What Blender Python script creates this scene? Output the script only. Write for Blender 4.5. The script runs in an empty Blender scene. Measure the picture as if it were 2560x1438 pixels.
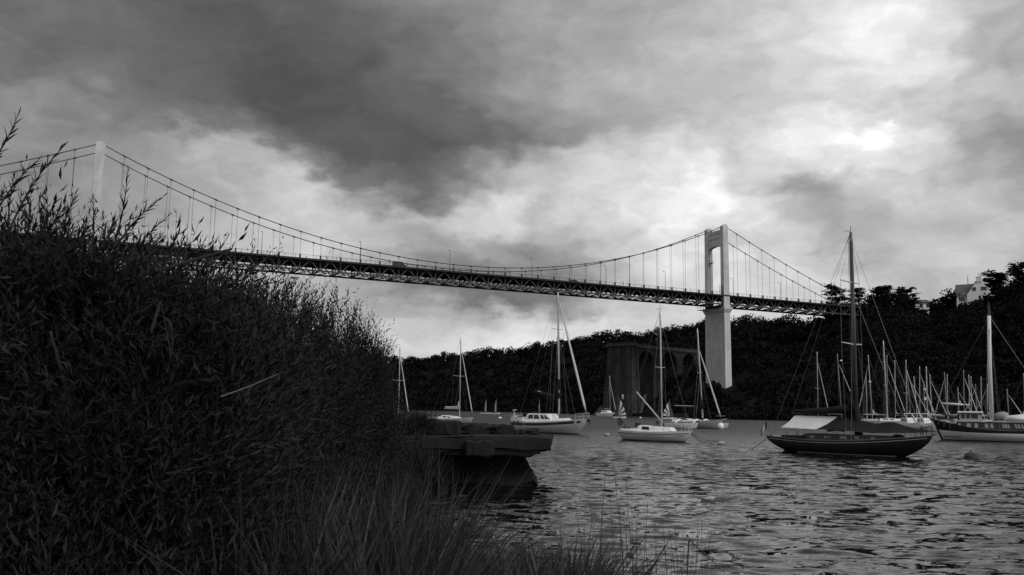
import bpy, bmesh, math, random
import numpy as np
from mathutils import Vector, Matrix

rng = np.random.default_rng(7)
random.seed(7)
scene = bpy.context.scene
COL = scene.collection

# ------------------------------------------------------------------ camera
F = 2200.0                      # focal length in pixels of the 2560 px wide photograph
PITCH = math.atan((1018.6 - 719.0) / F)
ROLL = 0.0143
EYE = np.array([0.0, 0.0, 3.0])
_f = np.array([0, math.cos(PITCH), math.sin(PITCH)])
_u0 = np.array([0, -math.sin(PITCH), math.cos(PITCH)])
_x = np.array([1.0, 0, 0])
_r = _x * math.cos(ROLL) + _u0 * math.sin(ROLL)
_u = _u0 * math.cos(ROLL) - _x * math.sin(ROLL)

cam_data = bpy.data.cameras.new('camera')
cam_data.sensor_width = 36.0
cam_data.lens = 36.0 * F / 2560.0
cam_data.clip_start = 0.05
cam_data.clip_end = 12000.0
cam = bpy.data.objects.new('camera', cam_data)
COL.objects.link(cam)
M = Matrix(((_r[0], _u[0], -_f[0], EYE[0]), (_r[1], _u[1], -_f[1], EYE[1]), (_r[2], _u[2], -_f[2], EYE[2]), (0, 0, 0, 1)))
cam.matrix_world = M
scene.camera = cam

def ray(px, py):
    return _f + (px - 1280) / F * _r + (719 - py) / F * _u
def at(px, py, Y):
    """World point at depth Y (metres north of the camera) seen at photo pixel px, py."""
    d = ray(px, py)
    return EYE + d * (Y / d[1])
def atz(px, py, z):
    d = ray(px, py)
    return EYE + d * ((z - 3.0) / d[2])
def X_at(px, Y, z=0.0):
    """World x of a point at depth Y and height z that lies in photo column px."""
    k = (px - 1280) / F
    w = math.cos(PITCH) * Y + math.sin(PITCH) * (z - 3)
    return (k * w - math.sin(ROLL) * (-math.sin(PITCH) * Y + math.cos(PITCH) * (z - 3))) / math.cos(ROLL)
def proj(P):
    q = np.asarray(P, float) - EYE
    w = q @ _f
    return 1280 + F * (q @ _r) / w, 719 - F * (q @ _u) / w
def horizon(px):
    return 1018.6 + 0.0143 * (px - 1280)

# ------------------------------------------------------------------ sky and light (monochrome, overcast)
SUN_AZ, SUN_EL = math.radians(140), math.radians(42)      # veiled by cloud, to the right and slightly behind
SKY_PX_Y = list(range(0, 881, 80)) + [1020]
SKY_DX = 128
SKY = [
 [106,100, 96, 92, 88, 86, 90, 98,112,126,140,152,158,164,180,198,206,210,210,202,186],
 [106, 90, 84, 82, 82, 80, 84, 92,106,116,138,158,164,172,182,196,208,224,226,192,168],
 [126,106, 92, 88, 84, 80, 80, 86, 98,110,138,158,166,172,180,190,205,228,224,172,160],
 [140,134,120,102, 88, 80, 80, 84, 88, 96,130,148,155,165,180,194,186,190,206,192,180],
 [138,140,138,116,102, 92, 82, 80, 84, 84, 98,124,150,180,196,204,216,252,222,162,140],
 [134,128,136,142,178,152, 98, 82, 80, 88,112,188,206,206,216,196,218,232,202,152,130],
 [132,128,138,150,158,172,200,148, 90,128,206,188,208,226,240,152,156,196,204,184,160],
 [132,134,145,156,165,175,194,192,190,196,196,152,190,234,230,204,152,178,190,186,180],
 [140,150,155,160,165,175,212,176,140,132,128,130,162,208,206,204,188,164,185,192,186],
 [145,150,155,160,165,170,165,150,130,102, 94,106,176,200,202,200,196,186,174,175,175],
 [145,150,155,160,165,170,170,165,175,182,194,206,204,198,196,196,190,186,176,170,170],
 [150,155,160,165,170,175,178,182,188,195,202,204,200,198,195,195,190,185,175,170,170],
 [150,155,160,165,170,175,178,182,188,195,202,204,200,198,195,195,190,185,175,170,170]]
SKY = np.array(SKY, float)
def s2l(v):
    v = np.asarray(v, float) / 255.0
    return np.where(v <= 0.04045, v / 12.92, ((v + 0.055) / 1.055) ** 2.4)
def sky_lum(px, py):
    px = np.clip(px, 0, 2560); py = np.clip(py, 0, 1020)
    x = px / SKY_DX; i = min(int(x), 19); fx = x - i
    j = int(np.clip(np.searchsorted(SKY_PX_Y, py, side='right') - 1, 0, len(SKY_PX_Y) - 2))
    fy = (py - SKY_PX_Y[j]) / (SKY_PX_Y[j + 1] - SKY_PX_Y[j])
    a = SKY[j, i] * (1 - fx) + SKY[j, i + 1] * fx
    b = SKY[j + 1, i] * (1 - fx) + SKY[j + 1, i + 1] * fx
    return float(s2l(a * (1 - fy) + b * fy)) * 0.98

world = bpy.data.worlds.new('World')
scene.world = world
world.use_nodes = True
NT = world.node_tree
NT.nodes.clear()
class NB:
    """tiny node-graph helper"""
    def __init__(s, nt): s.nt = nt
    def n(s, t, **kw):
        nd = s.nt.nodes.new(t)
        for k, v in kw.items(): setattr(nd, k, v)
        return nd
    def l(s, a, b): s.nt.links.new(a, b)
    def put(s, sock, v):
        if isinstance(v, bpy.types.NodeSocket): s.l(v, sock)
        else: sock.default_value = v
    def math(s, op, a, b=0.0, c=None, clamp=False):
        nd = s.n('ShaderNodeMath', operation=op, use_clamp=clamp)
        s.put(nd.inputs[0], a); s.put(nd.inputs[1], b)
        if c is not None: s.put(nd.inputs[2], c)
        return nd.outputs[0]
    def vmath(s, op, a, b):
        nd = s.n('ShaderNodeVectorMath', operation=op)
        s.put(nd.inputs[0], a); s.put(nd.inputs[1], b)
        return nd.outputs[0]
    def mixf(s, f, a, b):
        nd = s.n('ShaderNodeMix', data_type='FLOAT')
        s.put(nd.inputs[0], f); s.put(nd.inputs[2], a); s.put(nd.inputs[3], b)
        return nd.outputs[0]
    def rng(s, v, a, b, c, d, smooth=False):
        nd = s.n('ShaderNodeMapRange', clamp=True)
        if smooth: nd.interpolation_type = 'SMOOTHSTEP'
        s.put(nd.inputs[0], v)
        for i, q in enumerate((a, b, c, d)): s.put(nd.inputs[i + 1], q)
        return nd.outputs[0]
    def noise(s, vec, scale, detail=4, rough=0.55, dist=0.0, dim='3D'):
        nd = s.n('ShaderNodeTexNoise', noise_dimensions=dim)
        if vec is not None: s.l(vec, nd.inputs['Vector'])
        nd.inputs['Scale'].default_value = scale; nd.inputs['Detail'].default_value = detail
        nd.inputs['Roughness'].default_value = rough; nd.inputs['Distortion'].default_value = dist
        return nd
g = NB(NT)
tc = g.n('ShaderNodeTexCoord')
D = tc.outputs['Generated']
sepd = g.n('ShaderNodeSeparateXYZ'); g.l(D, sepd.inputs[0])
zpos = g.math('MAXIMUM', sepd.outputs[2], 0.0)
# plane coordinates of a cloud layer, foreshortened towards the horizon
den = g.math('ADD', zpos, 0.22)
cx = g.math('DIVIDE', sepd.outputs[0], den); cy = g.math('DIVIDE', sepd.outputs[1], den)
comb = g.n('ShaderNodeCombineXYZ'); g.l(cx, comb.inputs[0]); g.l(cy, comb.inputs[1])
CP = comb.outputs[0]
flat = g.n('ShaderNodeMapping'); g.l(D, flat.inputs[0]); flat.inputs['Scale'].default_value = (1, 1, 1.9)   # clouds are wider than tall
DF = flat.outputs[0]
def scaled(v, k):
    s_ = g.n('ShaderNodeVectorMath', operation='SCALE'); g.l(v, s_.inputs[0]); s_.inputs['Scale'].default_value = k; return s_.outputs[0]
wv = g.vmath('SUBTRACT', g.noise(DF, 4.5, 6, 0.52).outputs['Color'], (0.5, 0.5, 0.5))
wv2 = g.vmath('SUBTRACT', g.noise(DF, 17.0, 5, 0.55).outputs['Color'], (0.5, 0.5, 0.5))
D2 = g.vmath('ADD', D, g.vmath('ADD', scaled(wv, 0.09), scaled(wv2, 0.085)))
sw = g.n('ShaderNodeSeparateXYZ'); g.l(D2, sw.inputs[0])
AZ = g.math('ARCTAN2', sw.outputs[0], sw.outputs[1])
HX = g.math('SQRT', g.math('ADD', g.math('MULTIPLY', sw.outputs[0], sw.outputs[0]), g.math('MULTIPLY', sw.outputs[1], sw.outputs[1])))
EL = g.math('ARCTAN2', sw.outputs[2], HX)
AZ0, NCOL = math.radians(33), 31
els = [math.radians(e) for e in np.arange(0, 27.1, 1.5)]
azf = g.rng(AZ, -AZ0, AZ0, 0, 1)
lum = None
for k, e in enumerate(els):
    rp = g.n('ShaderNodeValToRGB'); g.l(azf, rp.inputs[0])
    cr = rp.color_ramp; cr.interpolation = 'EASE'
    for c in range(NCOL):
        a = -AZ0 + 2 * AZ0 * c / (NCOL - 1)
        P = EYE + 1000 * np.array([math.sin(a) * math.cos(e), math.cos(a) * math.cos(e), math.sin(e)])
        v = sky_lum(*proj(P))
        pos = c / (NCOL - 1)
        el_ = cr.elements[0] if c == 0 else (cr.elements[-1] if c == NCOL - 1 else cr.elements.new(pos))
        el_.position = pos; el_.color = (v, v, v, 1)
    bw = g.n('ShaderNodeRGBToBW'); g.l(rp.outputs[0], bw.inputs[0])
    lum = bw.outputs[0] if lum is None else g.mixf(g.rng(EL, els[k - 1], e, 0, 1, True), lum, bw.outputs[0])
# billows and wisps inside the clouds
DW = g.vmath('ADD', DF, scaled(wv2, 0.09))
n1 = g.noise(DW, 6.5, 7, 0.55, 0.2)
n2 = g.noise(DW, 26.0, 5, 0.55, 0.2)
n3 = g.noise(DW, 5.0, 5, 0.5, 0.1)
puff = g.math('SUBTRACT', g.math('ABSOLUTE', g.math('SUBTRACT', n3.outputs[0], 0.5)), 0.07)      # rounded heads with darker creases
det = g.math('ADD', g.math('MULTIPLY', g.math('SUBTRACT', n1.outputs[0], 0.5), 0.75), g.math('MULTIPLY', g.math('SUBTRACT', n2.outputs[0], 0.5), 0.42))
det = g.math('ADD', det, g.math('MULTIPLY', puff, 1.3))
lum = g.math('MULTIPLY', lum, g.math('MAXIMUM', g.math('ADD', det, 1.04), 0.72))
# thin place in the cloud where the brightest patch glows through
brk = ray(2196, 342) / np.linalg.norm(ray(2196, 342))
dn = g.n('ShaderNodeVectorMath', operation='NORMALIZE'); g.l(D2, dn.inputs[0])
dt = g.n('ShaderNodeVectorMath', operation='DOT_PRODUCT'); g.l(dn.outputs[0], dt.inputs[0]); dt.inputs[1].default_value = tuple(brk)
lum = g.math('ADD', lum, g.rng(dt.outputs['Value'], math.cos(0.022), math.cos(0.003), 0.0, 0.20, True))
# the same kind of overcast everywhere else
gen1 = g.noise(CP, 0.9, 7, 0.6, 0.5)
gen = g.rng(gen1.outputs[0], 0.32, 0.70, 0.16, 0.60, True)
wa = g.rng(g.math('ABSOLUTE', AZ), math.radians(31), math.radians(44), 0, 1, True)
we = g.rng(EL, math.radians(26), math.radians(38), 0, 1, True)
lum = g.mixf(g.math('MAXIMUM', wa, we), lum, gen)
lum = g.mixf(g.rng(sepd.outputs[2], -0.05, 0.0, 0, 1), 0.05, lum)
nish = g.n('ShaderNodeTexSky', sky_type='NISHITA')
nish.sun_disc = False; nish.sun_elevation = SUN_EL; nish.sun_rotation = SUN_AZ
nbw = g.n('ShaderNodeRGBToBW'); g.l(nish.outputs[0], nbw.inputs[0])
tot = g.mixf(0.04, g.math('MULTIPLY', lum, 10.0), nbw.outputs[0])
cmb = g.n('ShaderNodeCombineColor')
for i in range(3): g.l(tot, cmb.inputs[i])
bg = g.n('ShaderNodeBackground'); g.l(cmb.outputs[0], bg.inputs[0]); bg.inputs[1].default_value = 0.1
wo = g.n('ShaderNodeOutputWorld'); g.l(bg.outputs[0], wo.inputs[0])

sd = bpy.data.lights.new('sun', 'SUN')
sd.energy = 1.5; sd.angle = math.radians(25); sd.color = (1, 1, 1)
sun = bpy.data.objects.new('sun', sd); COL.objects.link(sun)
to_sun = Vector((math.sin(SUN_AZ) * math.cos(SUN_EL), math.cos(SUN_AZ) * math.cos(SUN_EL), math.sin(SUN_EL)))
sun.rotation_euler = to_sun.to_track_quat('Z', 'Y').to_euler()
sun.location = (0, 0, 200)

scene.view_settings.view_transform = 'Standard'
scene.view_settings.look = 'None'
scene.view_settings.exposure = 0.2
scene.view_settings.gamma = 1.0
scene.view_settings.use_curve_mapping = False
scene.cycles.max_bounces = 6
scene.cycles.diffuse_bounces = 2
scene.cycles.transparent_max_bounces = 8

# ------------------------------------------------------------------ materials (all grey: a monochrome place)
def mat(name, grey, rough=0.6, var=0.0, vscale=1.0, bump=0.0, bscale=8.0, spec=0.5, transl=0.0, metal=0.0, streak=0.0, detail=5):
    m = bpy.data.materials.new(name); m.use_nodes = True
    nt = m.node_tree; b = nt.nodes['Principled BSDF']; q = NB(nt)
    b.inputs['Base Color'].default_value = (grey, grey, grey, 1)
    b.inputs['Roughness'].default_value = rough
    b.inputs['Metallic'].default_value = metal
    b.inputs['Specular IOR Level'].default_value = spec
    co = q.n('ShaderNodeTexCoord').outputs['Object']
    if var > 0 or streak > 0:
        v = None
        if var > 0:
            n = q.noise(co, vscale, detail, 0.6)
            v = q.rng(n.outputs[0], 0.3, 0.7, 1 - var, 1 + var)
        if streak > 0:                                   # rain streaks running down
            mp = q.n('ShaderNodeMapping'); q.l(co, mp.inputs[0]); mp.inputs['Scale'].default_value = (1.6, 1.6, 0.07)
            n = q.noise(mp.outputs[0], 1.0, 4, 0.6)
            s_ = q.rng(n.outputs[0], 0.35, 0.65, 1 - streak, 1 + streak * 0.4)
            v = s_ if v is None else q.math('MULTIPLY', v, s_)
        v = q.math('MULTIPLY', v, grey)
        c = q.n('ShaderNodeCombineColor')
        for i in range(3): q.l(v, c.inputs[i])
        q.l(c.outputs[0], b.inputs['Base Color'])
    if bump > 0:
        n = q.noise(co, bscale, 5, 0.6)
        bp = q.n('ShaderNodeBump'); bp.inputs['Strength'].default_value = 1.0; bp.inputs['Distance'].default_value = bump
        q.l(n.outputs[0], bp.inputs['Height']); q.l(bp.outputs[0], b.inputs['Normal'])
    if transl > 0:
        t = q.n('ShaderNodeBsdfTranslucent'); t.inputs[0].default_value = (grey, grey, grey, 1)
        mx = q.n('ShaderNodeMixShader'); mx.inputs[0].default_value = transl
        q.l(b.outputs[0], mx.inputs[1]); q.l(t.outputs[0], mx.inputs[2])
        q.l(mx.outputs[0], nt.nodes['Material Output'].inputs[0])
    return m
MT = {
 'concrete': mat('pale_concrete', 0.56, 0.85, 0.14, 0.22, 0.01, 3, 0.2, streak=0.2),
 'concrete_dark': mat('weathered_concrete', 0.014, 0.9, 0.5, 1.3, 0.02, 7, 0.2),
 'stone': mat('old_masonry', 0.048, 0.95, 0.35, 0.25, 0.05, 2.0, 0.1, streak=0.25),
 'stone_pale': mat('old_masonry_coping', 0.065, 0.95, 0.25, 0.5, 0.03, 2.0, 0.1),
 'steel': mat('painted_steel', 0.022, 0.6, 0.25, 0.6, spec=0.25),
 'steel_mid': mat('grey_steel', 0.06, 0.55, 0.2, 0.5, spec=0.25),
 'road': mat('asphalt', 0.05, 0.9, 0.2, 2.0),
 'white': mat('white_gelcoat', 0.80, 0.3, 0.06, 0.8),
 'white2': mat('dull_white_gelcoat', 0.60, 0.4, 0.12, 0.9),
 'grey_hull': mat('grey_gelcoat', 0.36, 0.35, 0.1, 0.8),
 'dark_hull': mat('dark_varnished_hull', 0.018, 0.22, 0.25, 0.7),
 'dark_paint': mat('dark_paint', 0.03, 0.45, 0.3, 2.0),
 'antifoul': mat('dark_antifouling', 0.02, 0.8, 0.3, 2.0),
 'deck_grey': mat('grey_deck', 0.25, 0.7, 0.15, 1.5),
 'deck_dark': mat('dark_teak_deck', 0.07, 0.8, 0.2, 1.5),
 'glass': mat('dark_glass', 0.012, 0.06, spec=0.6),
 'pane': mat('pale_pane', 0.32, 0.15),
 'alu': mat('aluminium_spar', 0.55, 0.4, 0.1, 1.5, metal=0.25),
 'alu_dim': mat('dull_aluminium_spar', 0.32, 0.5, 0.15, 1.5, metal=0.2),
 'wood_spar': mat('varnished_spar', 0.07, 0.35, 0.25, 1.0),
 'wire': mat('rigging_wire', 0.14, 0.45, metal=0.3),
 'rope': mat('wet_rope', 0.05, 0.9, 0.3, 20),
 'canvas_dark': mat('dark_canvas', 0.02, 0.9, 0.25, 1.5, 0.02, 2.5, 0.1),
 'canvas_pale': mat('pale_canvas', 0.62, 0.9, 0.06, 1.0, 0.015, 2.0, 0.1),
 'canvas_mid': mat('grey_canvas', 0.3, 0.9, 0.08, 1.0, 0.02, 2.0, 0.1),
 'sail_white': mat('white_sailcloth', 0.62, 0.7, 0.05, 1.0, transl=0.2),
 'sail_dark': mat('dark_sailcloth', 0.05, 0.7, 0.05, 1.0, transl=0.2),
 'rubber': mat('black_rubber', 0.015, 0.7),
 'buoy': mat('pale_buoy', 0.4, 0.6, 0.35, 3.0),
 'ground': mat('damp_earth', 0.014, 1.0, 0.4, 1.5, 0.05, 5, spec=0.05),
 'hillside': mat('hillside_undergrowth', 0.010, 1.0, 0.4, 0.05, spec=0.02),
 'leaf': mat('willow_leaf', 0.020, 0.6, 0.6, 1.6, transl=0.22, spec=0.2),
 'leaf_dark': mat('willow_leaf_darker', 0.017, 0.6, 0.6, 1.4, transl=0.18, spec=0.2),  # slightly darker leaf tone for whole bushes, weeds and lower grass
 'reed': mat('reed_leaf', 0.034, 0.55, 0.5, 2.5, transl=0.25, spec=0.3),
 'grass': mat('grass_blade', 0.055, 0.55, 0.6, 3.0, transl=0.25, spec=0.3),
 'rush': mat('rush_stem', 0.03, 0.5, 0.3, 3.0),
 'straw': mat('dry_straw', 0.11, 0.6, 0.2, 4.0),
 'bark': mat('bark', 0.018, 0.9, 0.3, 4.0),
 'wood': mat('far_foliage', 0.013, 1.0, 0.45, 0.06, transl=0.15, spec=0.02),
 'wood2': mat('conifer_foliage', 0.018, 0.9, 0.3, 0.2, transl=0.05, spec=0.1),
 'house_wall': mat('rendered_wall', 0.62, 0.9, 0.06, 0.5),
 'house_roof': mat('slate_roof', 0.075, 0.6, 0.15, 2.0),
 'cloth': mat('clothing', 0.04, 0.9, 0.2, 5), 'skin': mat('skin', 0.25, 0.6),
 'feather': mat('gull_feathers', 0.2, 0.8, 0.2, 4),
}

# ------------------------------------------------------------------ object helpers
def link(o, parent=None):
    COL.objects.link(o)
    if parent is not None: o.parent = parent
    return o
def tag(o, label=None, cat=None, group=None, kind=None):
    if label: o['label'] = label
    if cat: o['category'] = cat
    if group: o['group'] = group
    if kind: o['kind'] = kind
    return o
def empty(name, label, cat, loc=(0, 0, 0), rz=0.0, group=None):
    o = bpy.data.objects.new(name, None); o.empty_display_size = 0.2
    o.location = loc; o.rotation_euler = (0, 0, rz)
    return tag(link(o), label, cat, group)
def obj(name, mesh, parent=None, loc=None, rot=None):
    o = bpy.data.objects.new(name, mesh)
    if loc is not None: o.location = loc
    if rot is not None: o.rotation_euler = rot
    return link(o, parent)
def copy_tree(o, parent=None, kids=None):
    c = o.copy(); COL.objects.link(c); c.parent = parent
    for ch in list(o.children): copy_tree(ch, c)
    return c

class MB:
    def __init__(s): s.v = []; s.f = []
    def add(s, vs, fs):
        b = len(s.v); s.v += [tuple(map(float, p)) for p in vs]; s.f += [tuple(b + i for i in f) for f in fs]; return s
    def box(s, c, d, rz=0.0):
        x, y, z = (q / 2 for q in d); ca, sa = math.cos(rz), math.sin(rz)
        vs = []
        for k in (-z, z):
            for (i, j) in ((-x, -y), (x, -y), (x, y), (-x, y)):
                vs.append((c[0] + i * ca - j * sa, c[1] + i * sa + j * ca, c[2] + k))
        return s.add(vs, [(3, 2, 1, 0), (4, 5, 6, 7), (0, 1, 5, 4), (1, 2, 6, 5), (2, 3, 7, 6), (3, 0, 4, 7)])
    def hexa(s, lo, hi):
        """lo, hi: four corners each, counter-clockwise seen from above"""
        return s.add(list(lo) + list(hi), [(3, 2, 1, 0), (4, 5, 6, 7), (0, 1, 5, 4), (1, 2, 6, 5), (2, 3, 7, 6), (3, 0, 4, 7)])
    def bar(s, p, q, w, h, up=(0, 0, 1)):
        p = np.array(p, float); q = np.array(q, float); d = q - p; d /= np.linalg.norm(d)
        a = np.cross(d, up)
        if np.linalg.norm(a) < 1e-4: a = np.cross(d, (1, 0, 0))
        a /= np.linalg.norm(a); b = np.cross(a, d)
        a = a * w / 2; b = b * h / 2
        vs = [p - a - b, p + a - b, p + a + b, p - a + b, q - a - b, q + a - b, q + a + b, q - a + b]
        return s.add(vs, [(0, 1, 2, 3), (7, 6, 5, 4), (0, 4, 5, 1), (1, 5, 6, 2), (2, 6, 7, 3), (3, 7, 4, 0)])
    def tube(s, pts, rad, n=6, cap=True):
        pts = [np.array(p, float) for p in pts]
        if not hasattr(rad, '__len__'): rad = [rad] * len(pts)
        b0 = len(s.v); ref = None
        for i, p in enumerate(pts):
            d = pts[min(i + 1, len(pts) - 1)] - pts[max(i - 1, 0)]
            d /= (np.linalg.norm(d) + 1e-12)
            if ref is None:
                ref = np.array((0, 0, 1.0)) if abs(d[2]) < 0.9 else np.array((1.0, 0, 0))
            a = np.cross(d, ref); a /= (np.linalg.norm(a) + 1e-12); c = np.cross(a, d); ref = c if np.linalg.norm(c) > .1 else ref
            for k in range(n):
                t = 2 * math.pi * k / n
                s.v.append(tuple(p + rad[i] * (math.cos(t) * a + math.sin(t) * c)))
        for i in range(len(pts) - 1):
            for k in range(n):
                s.f.append((b0 + i * n + k, b0 + i * n + (k + 1) % n, b0 + (i + 1) * n + (k + 1) % n, b0 + (i + 1) * n + k))
        if cap:
            s.f.append(tuple(b0 + k for k in range(n))[::-1]); s.f.append(tuple(b0 + (len(pts) - 1) * n + k for k in range(n)))
        return s
    def grid(s, P, close_u=False):
        """P: array rows x cols x 3"""
        P = np.asarray(P, float); r, c = P.shape[:2]; b = len(s.v)
        s.v += [tuple(p) for p in P.reshape(-1, 3)]
        for i in range(r - 1):
            for j in range(c - 1 + (1 if close_u else 0)):
                j2 = (j + 1) % c
                s.f.append((b + i * c + j, b + i * c + j2, b + (i + 1) * c + j2, b + (i + 1) * c + j))
        return s
    def ball(s, c, r, n=10, m=6):
        r = r if hasattr(r, '__len__') else (r, r, r)
        P = [[(c[0] + r[0] * math.sin(math.pi * i / m) * math.cos(2 * math.pi * j / n), c[1] + r[1] * math.sin(math.pi * i / m) * math.sin(2 * math.pi * j / n),
               c[2] - r[2] * math.cos(math.pi * i / m)) for j in range(n)] for i in range(m + 1)]
        return s.grid(P, True)
    def mesh(s, name, m, smooth=False):
        me = bpy.data.meshes.new(name); me.from_pydata(s.v, [], s.f); me.materials.append(m if not isinstance(m, str) else MT[m])
        if smooth: me.polygons.foreach_set('use_smooth', [True] * len(me.polygons))
        me.update(); return me
    def build(s, name, m, parent=None, smooth=False, loc=None, rot=None):
        return obj(name, s.mesh(name, m, smooth), parent, loc, rot)
def np_mesh(name, V, Fc, m, smooth=False):
    """V: n x 3, Fc: k x 3 or 4, fast path"""
    V = np.ascontiguousarray(V, np.float32); Fc = np.ascontiguousarray(Fc, np.int32); k, w = Fc.shape
    me = bpy.data.meshes.new(name)
    me.vertices.add(len(V)); me.vertices.foreach_set('co', V.ravel())
    me.loops.add(k * w); me.loops.foreach_set('vertex_index', Fc.ravel())
    me.polygons.add(k); me.polygons.foreach_set('loop_start', np.arange(0, k * w, w, dtype=np.int32))
    try: me.polygons.foreach_set('loop_total', np.full(k, w, np.int32))
    except Exception: pass
    if smooth: me.polygons.foreach_set('use_smooth', np.ones(k, bool))
    me.materials.append(MT[m] if isinstance(m, str) else m)
    me.update(calc_edges=True); me.validate(); return me
# ================================================================== WATER
def water_material():
    m = bpy.data.materials.new('river_water'); m.use_nodes = True
    nt = m.node_tree; b = nt.nodes['Principled BSDF']; q = NB(nt)
    b.inputs['Base Color'].default_value = (0.004, 0.004, 0.004, 1)
    b.inputs['IOR'].default_value = 1.333
    co = q.n('ShaderNodeTexCoord').outputs['Object']
    def layer(rz, sx, sy, scale, detail, rough, dist=0.0, off=0.0):
        mp = q.n('ShaderNodeMapping'); q.l(co, mp.inputs[0])
        mp.inputs['Rotation'].default_value = (0, 0, rz); mp.inputs['Scale'].default_value = (sx, sy, 1); mp.inputs['Location'].default_value = (off, off * .7, 0)
        return q.noise(mp.outputs[0], scale, detail, rough, dist)
    # tilt of the small chop: x and y slopes straight from vector noise, so that it does not fade with distance
    c1 = q.vmath('SUBTRACT', layer(0.12, 0.4, 1.0, 2.9, 2, 0.5, 0.3).outputs['Color'], (0.5, 0.5, 0.5))
    c2 = q.vmath('SUBTRACT', layer(-0.2, 0.5, 1.0, 11.0, 2, 0.5, 0.2, 31).outputs['Color'], (0.5, 0.5, 0.5))
    gust = q.rng(layer(0.1, 0.4, 1.0, 0.05, 4, 0.6, 0.8, 11).outputs[0], 0.38, 0.62, 0.7, 1.2, True)
    k1 = q.n('ShaderNodeVectorMath', operation='SCALE'); q.l(c1, k1.inputs[0]); q.l(q.math('MULTIPLY', gust, CHOP1), k1.inputs['Scale'])
    k2 = q.n('ShaderNodeVectorMath', operation='SCALE'); q.l(c2, k2.inputs[0]); q.l(q.math('MULTIPLY', gust, CHOP2), k2.inputs['Scale'])
    t = q.vmath('MULTIPLY', q.vmath('ADD', k1.outputs[0], k2.outputs[0]), (0.75, 1.0, 0.0))
    geo = q.n('ShaderNodeNewGeometry')
    sx = q.n('ShaderNodeSeparateXYZ'); q.l(co, sx.inputs[0])      # open reach is more wind-roughened than the sheltered edge
    q.l(q.rng(sx.outputs[1], 22, 150, 0.03, 0.46, True), b.inputs['Roughness'])
    nrm = q.n('ShaderNodeVectorMath', operation='NORMALIZE'); q.l(q.vmath('ADD', geo.outputs['Normal'], t), nrm.inputs[0])
    q.l(nrm.outputs[0], b.inputs['Normal'])
    return m
CHOP1, CHOP2 = 1.0, 0.2
MT['water'] = water_material()
# one sheet: fine rows near the shore carry real waves, coarse rows run out to the horizon
wy = [-1500, -300, -60, -10, 2]; y_ = 4.0
while y_ < 150: wy.append(y_); y_ += 0.075 + 0.0036 * y_
wy += [160, 180, 220, 300, 420, 600, 900, 1500, 3000, 6000]
wu = np.concatenate([[-60, -14, -5, -2.2, -1.2], np.linspace(-0.22, 0.72, 430), [0.9, 1.3, 2.2, 5, 14, 60]])
wy = np.array(wy); YY, UU = np.meshgrid(wy, wu, indexing='ij'); XX = UU * np.maximum(YY, 12.0)
XX = np.where(YY < 12, UU * (12.0 + 4 * (12 - np.maximum(YY, -60))), XX)
ZZ = np.zeros_like(XX); amp_env = np.clip((150 - YY) / 60, 0, 1) * np.clip((YY - 3) / 3, 0, 1) * (np.abs(UU - .25) < .6)
wr = np.random.default_rng(3)
def train(n, lam, ang, spread, slope):
    global ZZ
    for _ in range(n):
        L_ = lam[0] * (lam[1] / lam[0]) ** wr.random(); a = ang + wr.normal() * spread; k = 2 * math.pi / L_
        ZZ = ZZ + slope / math.sqrt(n) * 1.4 / k * np.sin(k * (XX * math.cos(a) + YY * math.sin(a)) + wr.random() * 6.283)
train(24, (0.6, 1.15), math.radians(80), 0.42, 0.08)
train(24, (0.9, 1.8), math.radians(78), 0.38, 0.06)
train(10, (2.2, 3.8), math.radians(42), 0.22, 0.035)
gs = 0.75 + 0.5 * (np.sin(XX * .11 + 1.3 * np.sin(YY * .05)) * np.sin(YY * .09 + .8 * np.sin(XX * .07)))
ZZ *= amp_env * gs
V = np.stack([XX, YY, ZZ], -1).reshape(-1, 3); nc = len(wu); ii = (np.arange(len(wy) - 1)[:, None] * nc + np.arange(nc - 1)[None]).ravel()
tag(obj('water', np_mesh('water', V, np.stack([ii, ii + 1, ii + nc + 1, ii + nc], 1), 'water', True)), 'grey rippled river water', None, None, 'structure')

# ================================================================== FAR BANK: hill and wood
HK = np.array([  # photo column, depth of the shoreline, depth of the ridge, skyline row in the photograph
 (-3500, 760, 900, 880), (-600, 760, 880, 890), (400, 720, 840, 892), (960, 640, 780, 888), (1060, 610, 760, 888), (1110, 600, 750, 877), (1150, 590, 740, 881), (1190, 580, 730, 868),
 (1300, 550, 700, 866), (1340, 530, 680, 855), (1400, 490, 650, 848), (1450, 460, 620, 836), (1500, 430, 600, 826), (1600, 375, 570, 821),
 (1650, 345, 550, 816), (1700, 325, 540, 812), (1740, 315, 535, 800), (1780, 306, 530, 787), (1830, 300, 520, 792), (1870, 296, 510, 785), (1900, 292, 500, 789),
 (1950, 288, 490, 786), (2000, 284, 470, 792), (2050, 280, 452, 776), (2100, 278, 440, 752), (2160, 274, 425, 742), (2200, 270, 415, 726),
 (2260, 266, 405, 725), (2310, 264, 395, 742), (2360, 262, 388, 736), (2400, 260, 380, 712), (2440, 258, 374, 694), (2500, 256, 362, 704),
 (2560, 250, 350, 690), (2750, 235, 330, 650), (3200, 215, 300, 600), (4500, 180, 260, 560)], float)
TREE_H = 8.5
def hk(px): return [np.interp(px, HK[:, 0], HK[:, i]) for i in (1, 2, 3)]
_ridge_cache = {}
def ridge_z(px):
    s, r, sky = hk(px)
    return float(at(px, sky, r)[2] - TREE_H)
RZ = np.array([ridge_z(p) for p in HK[:, 0]])
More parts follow.
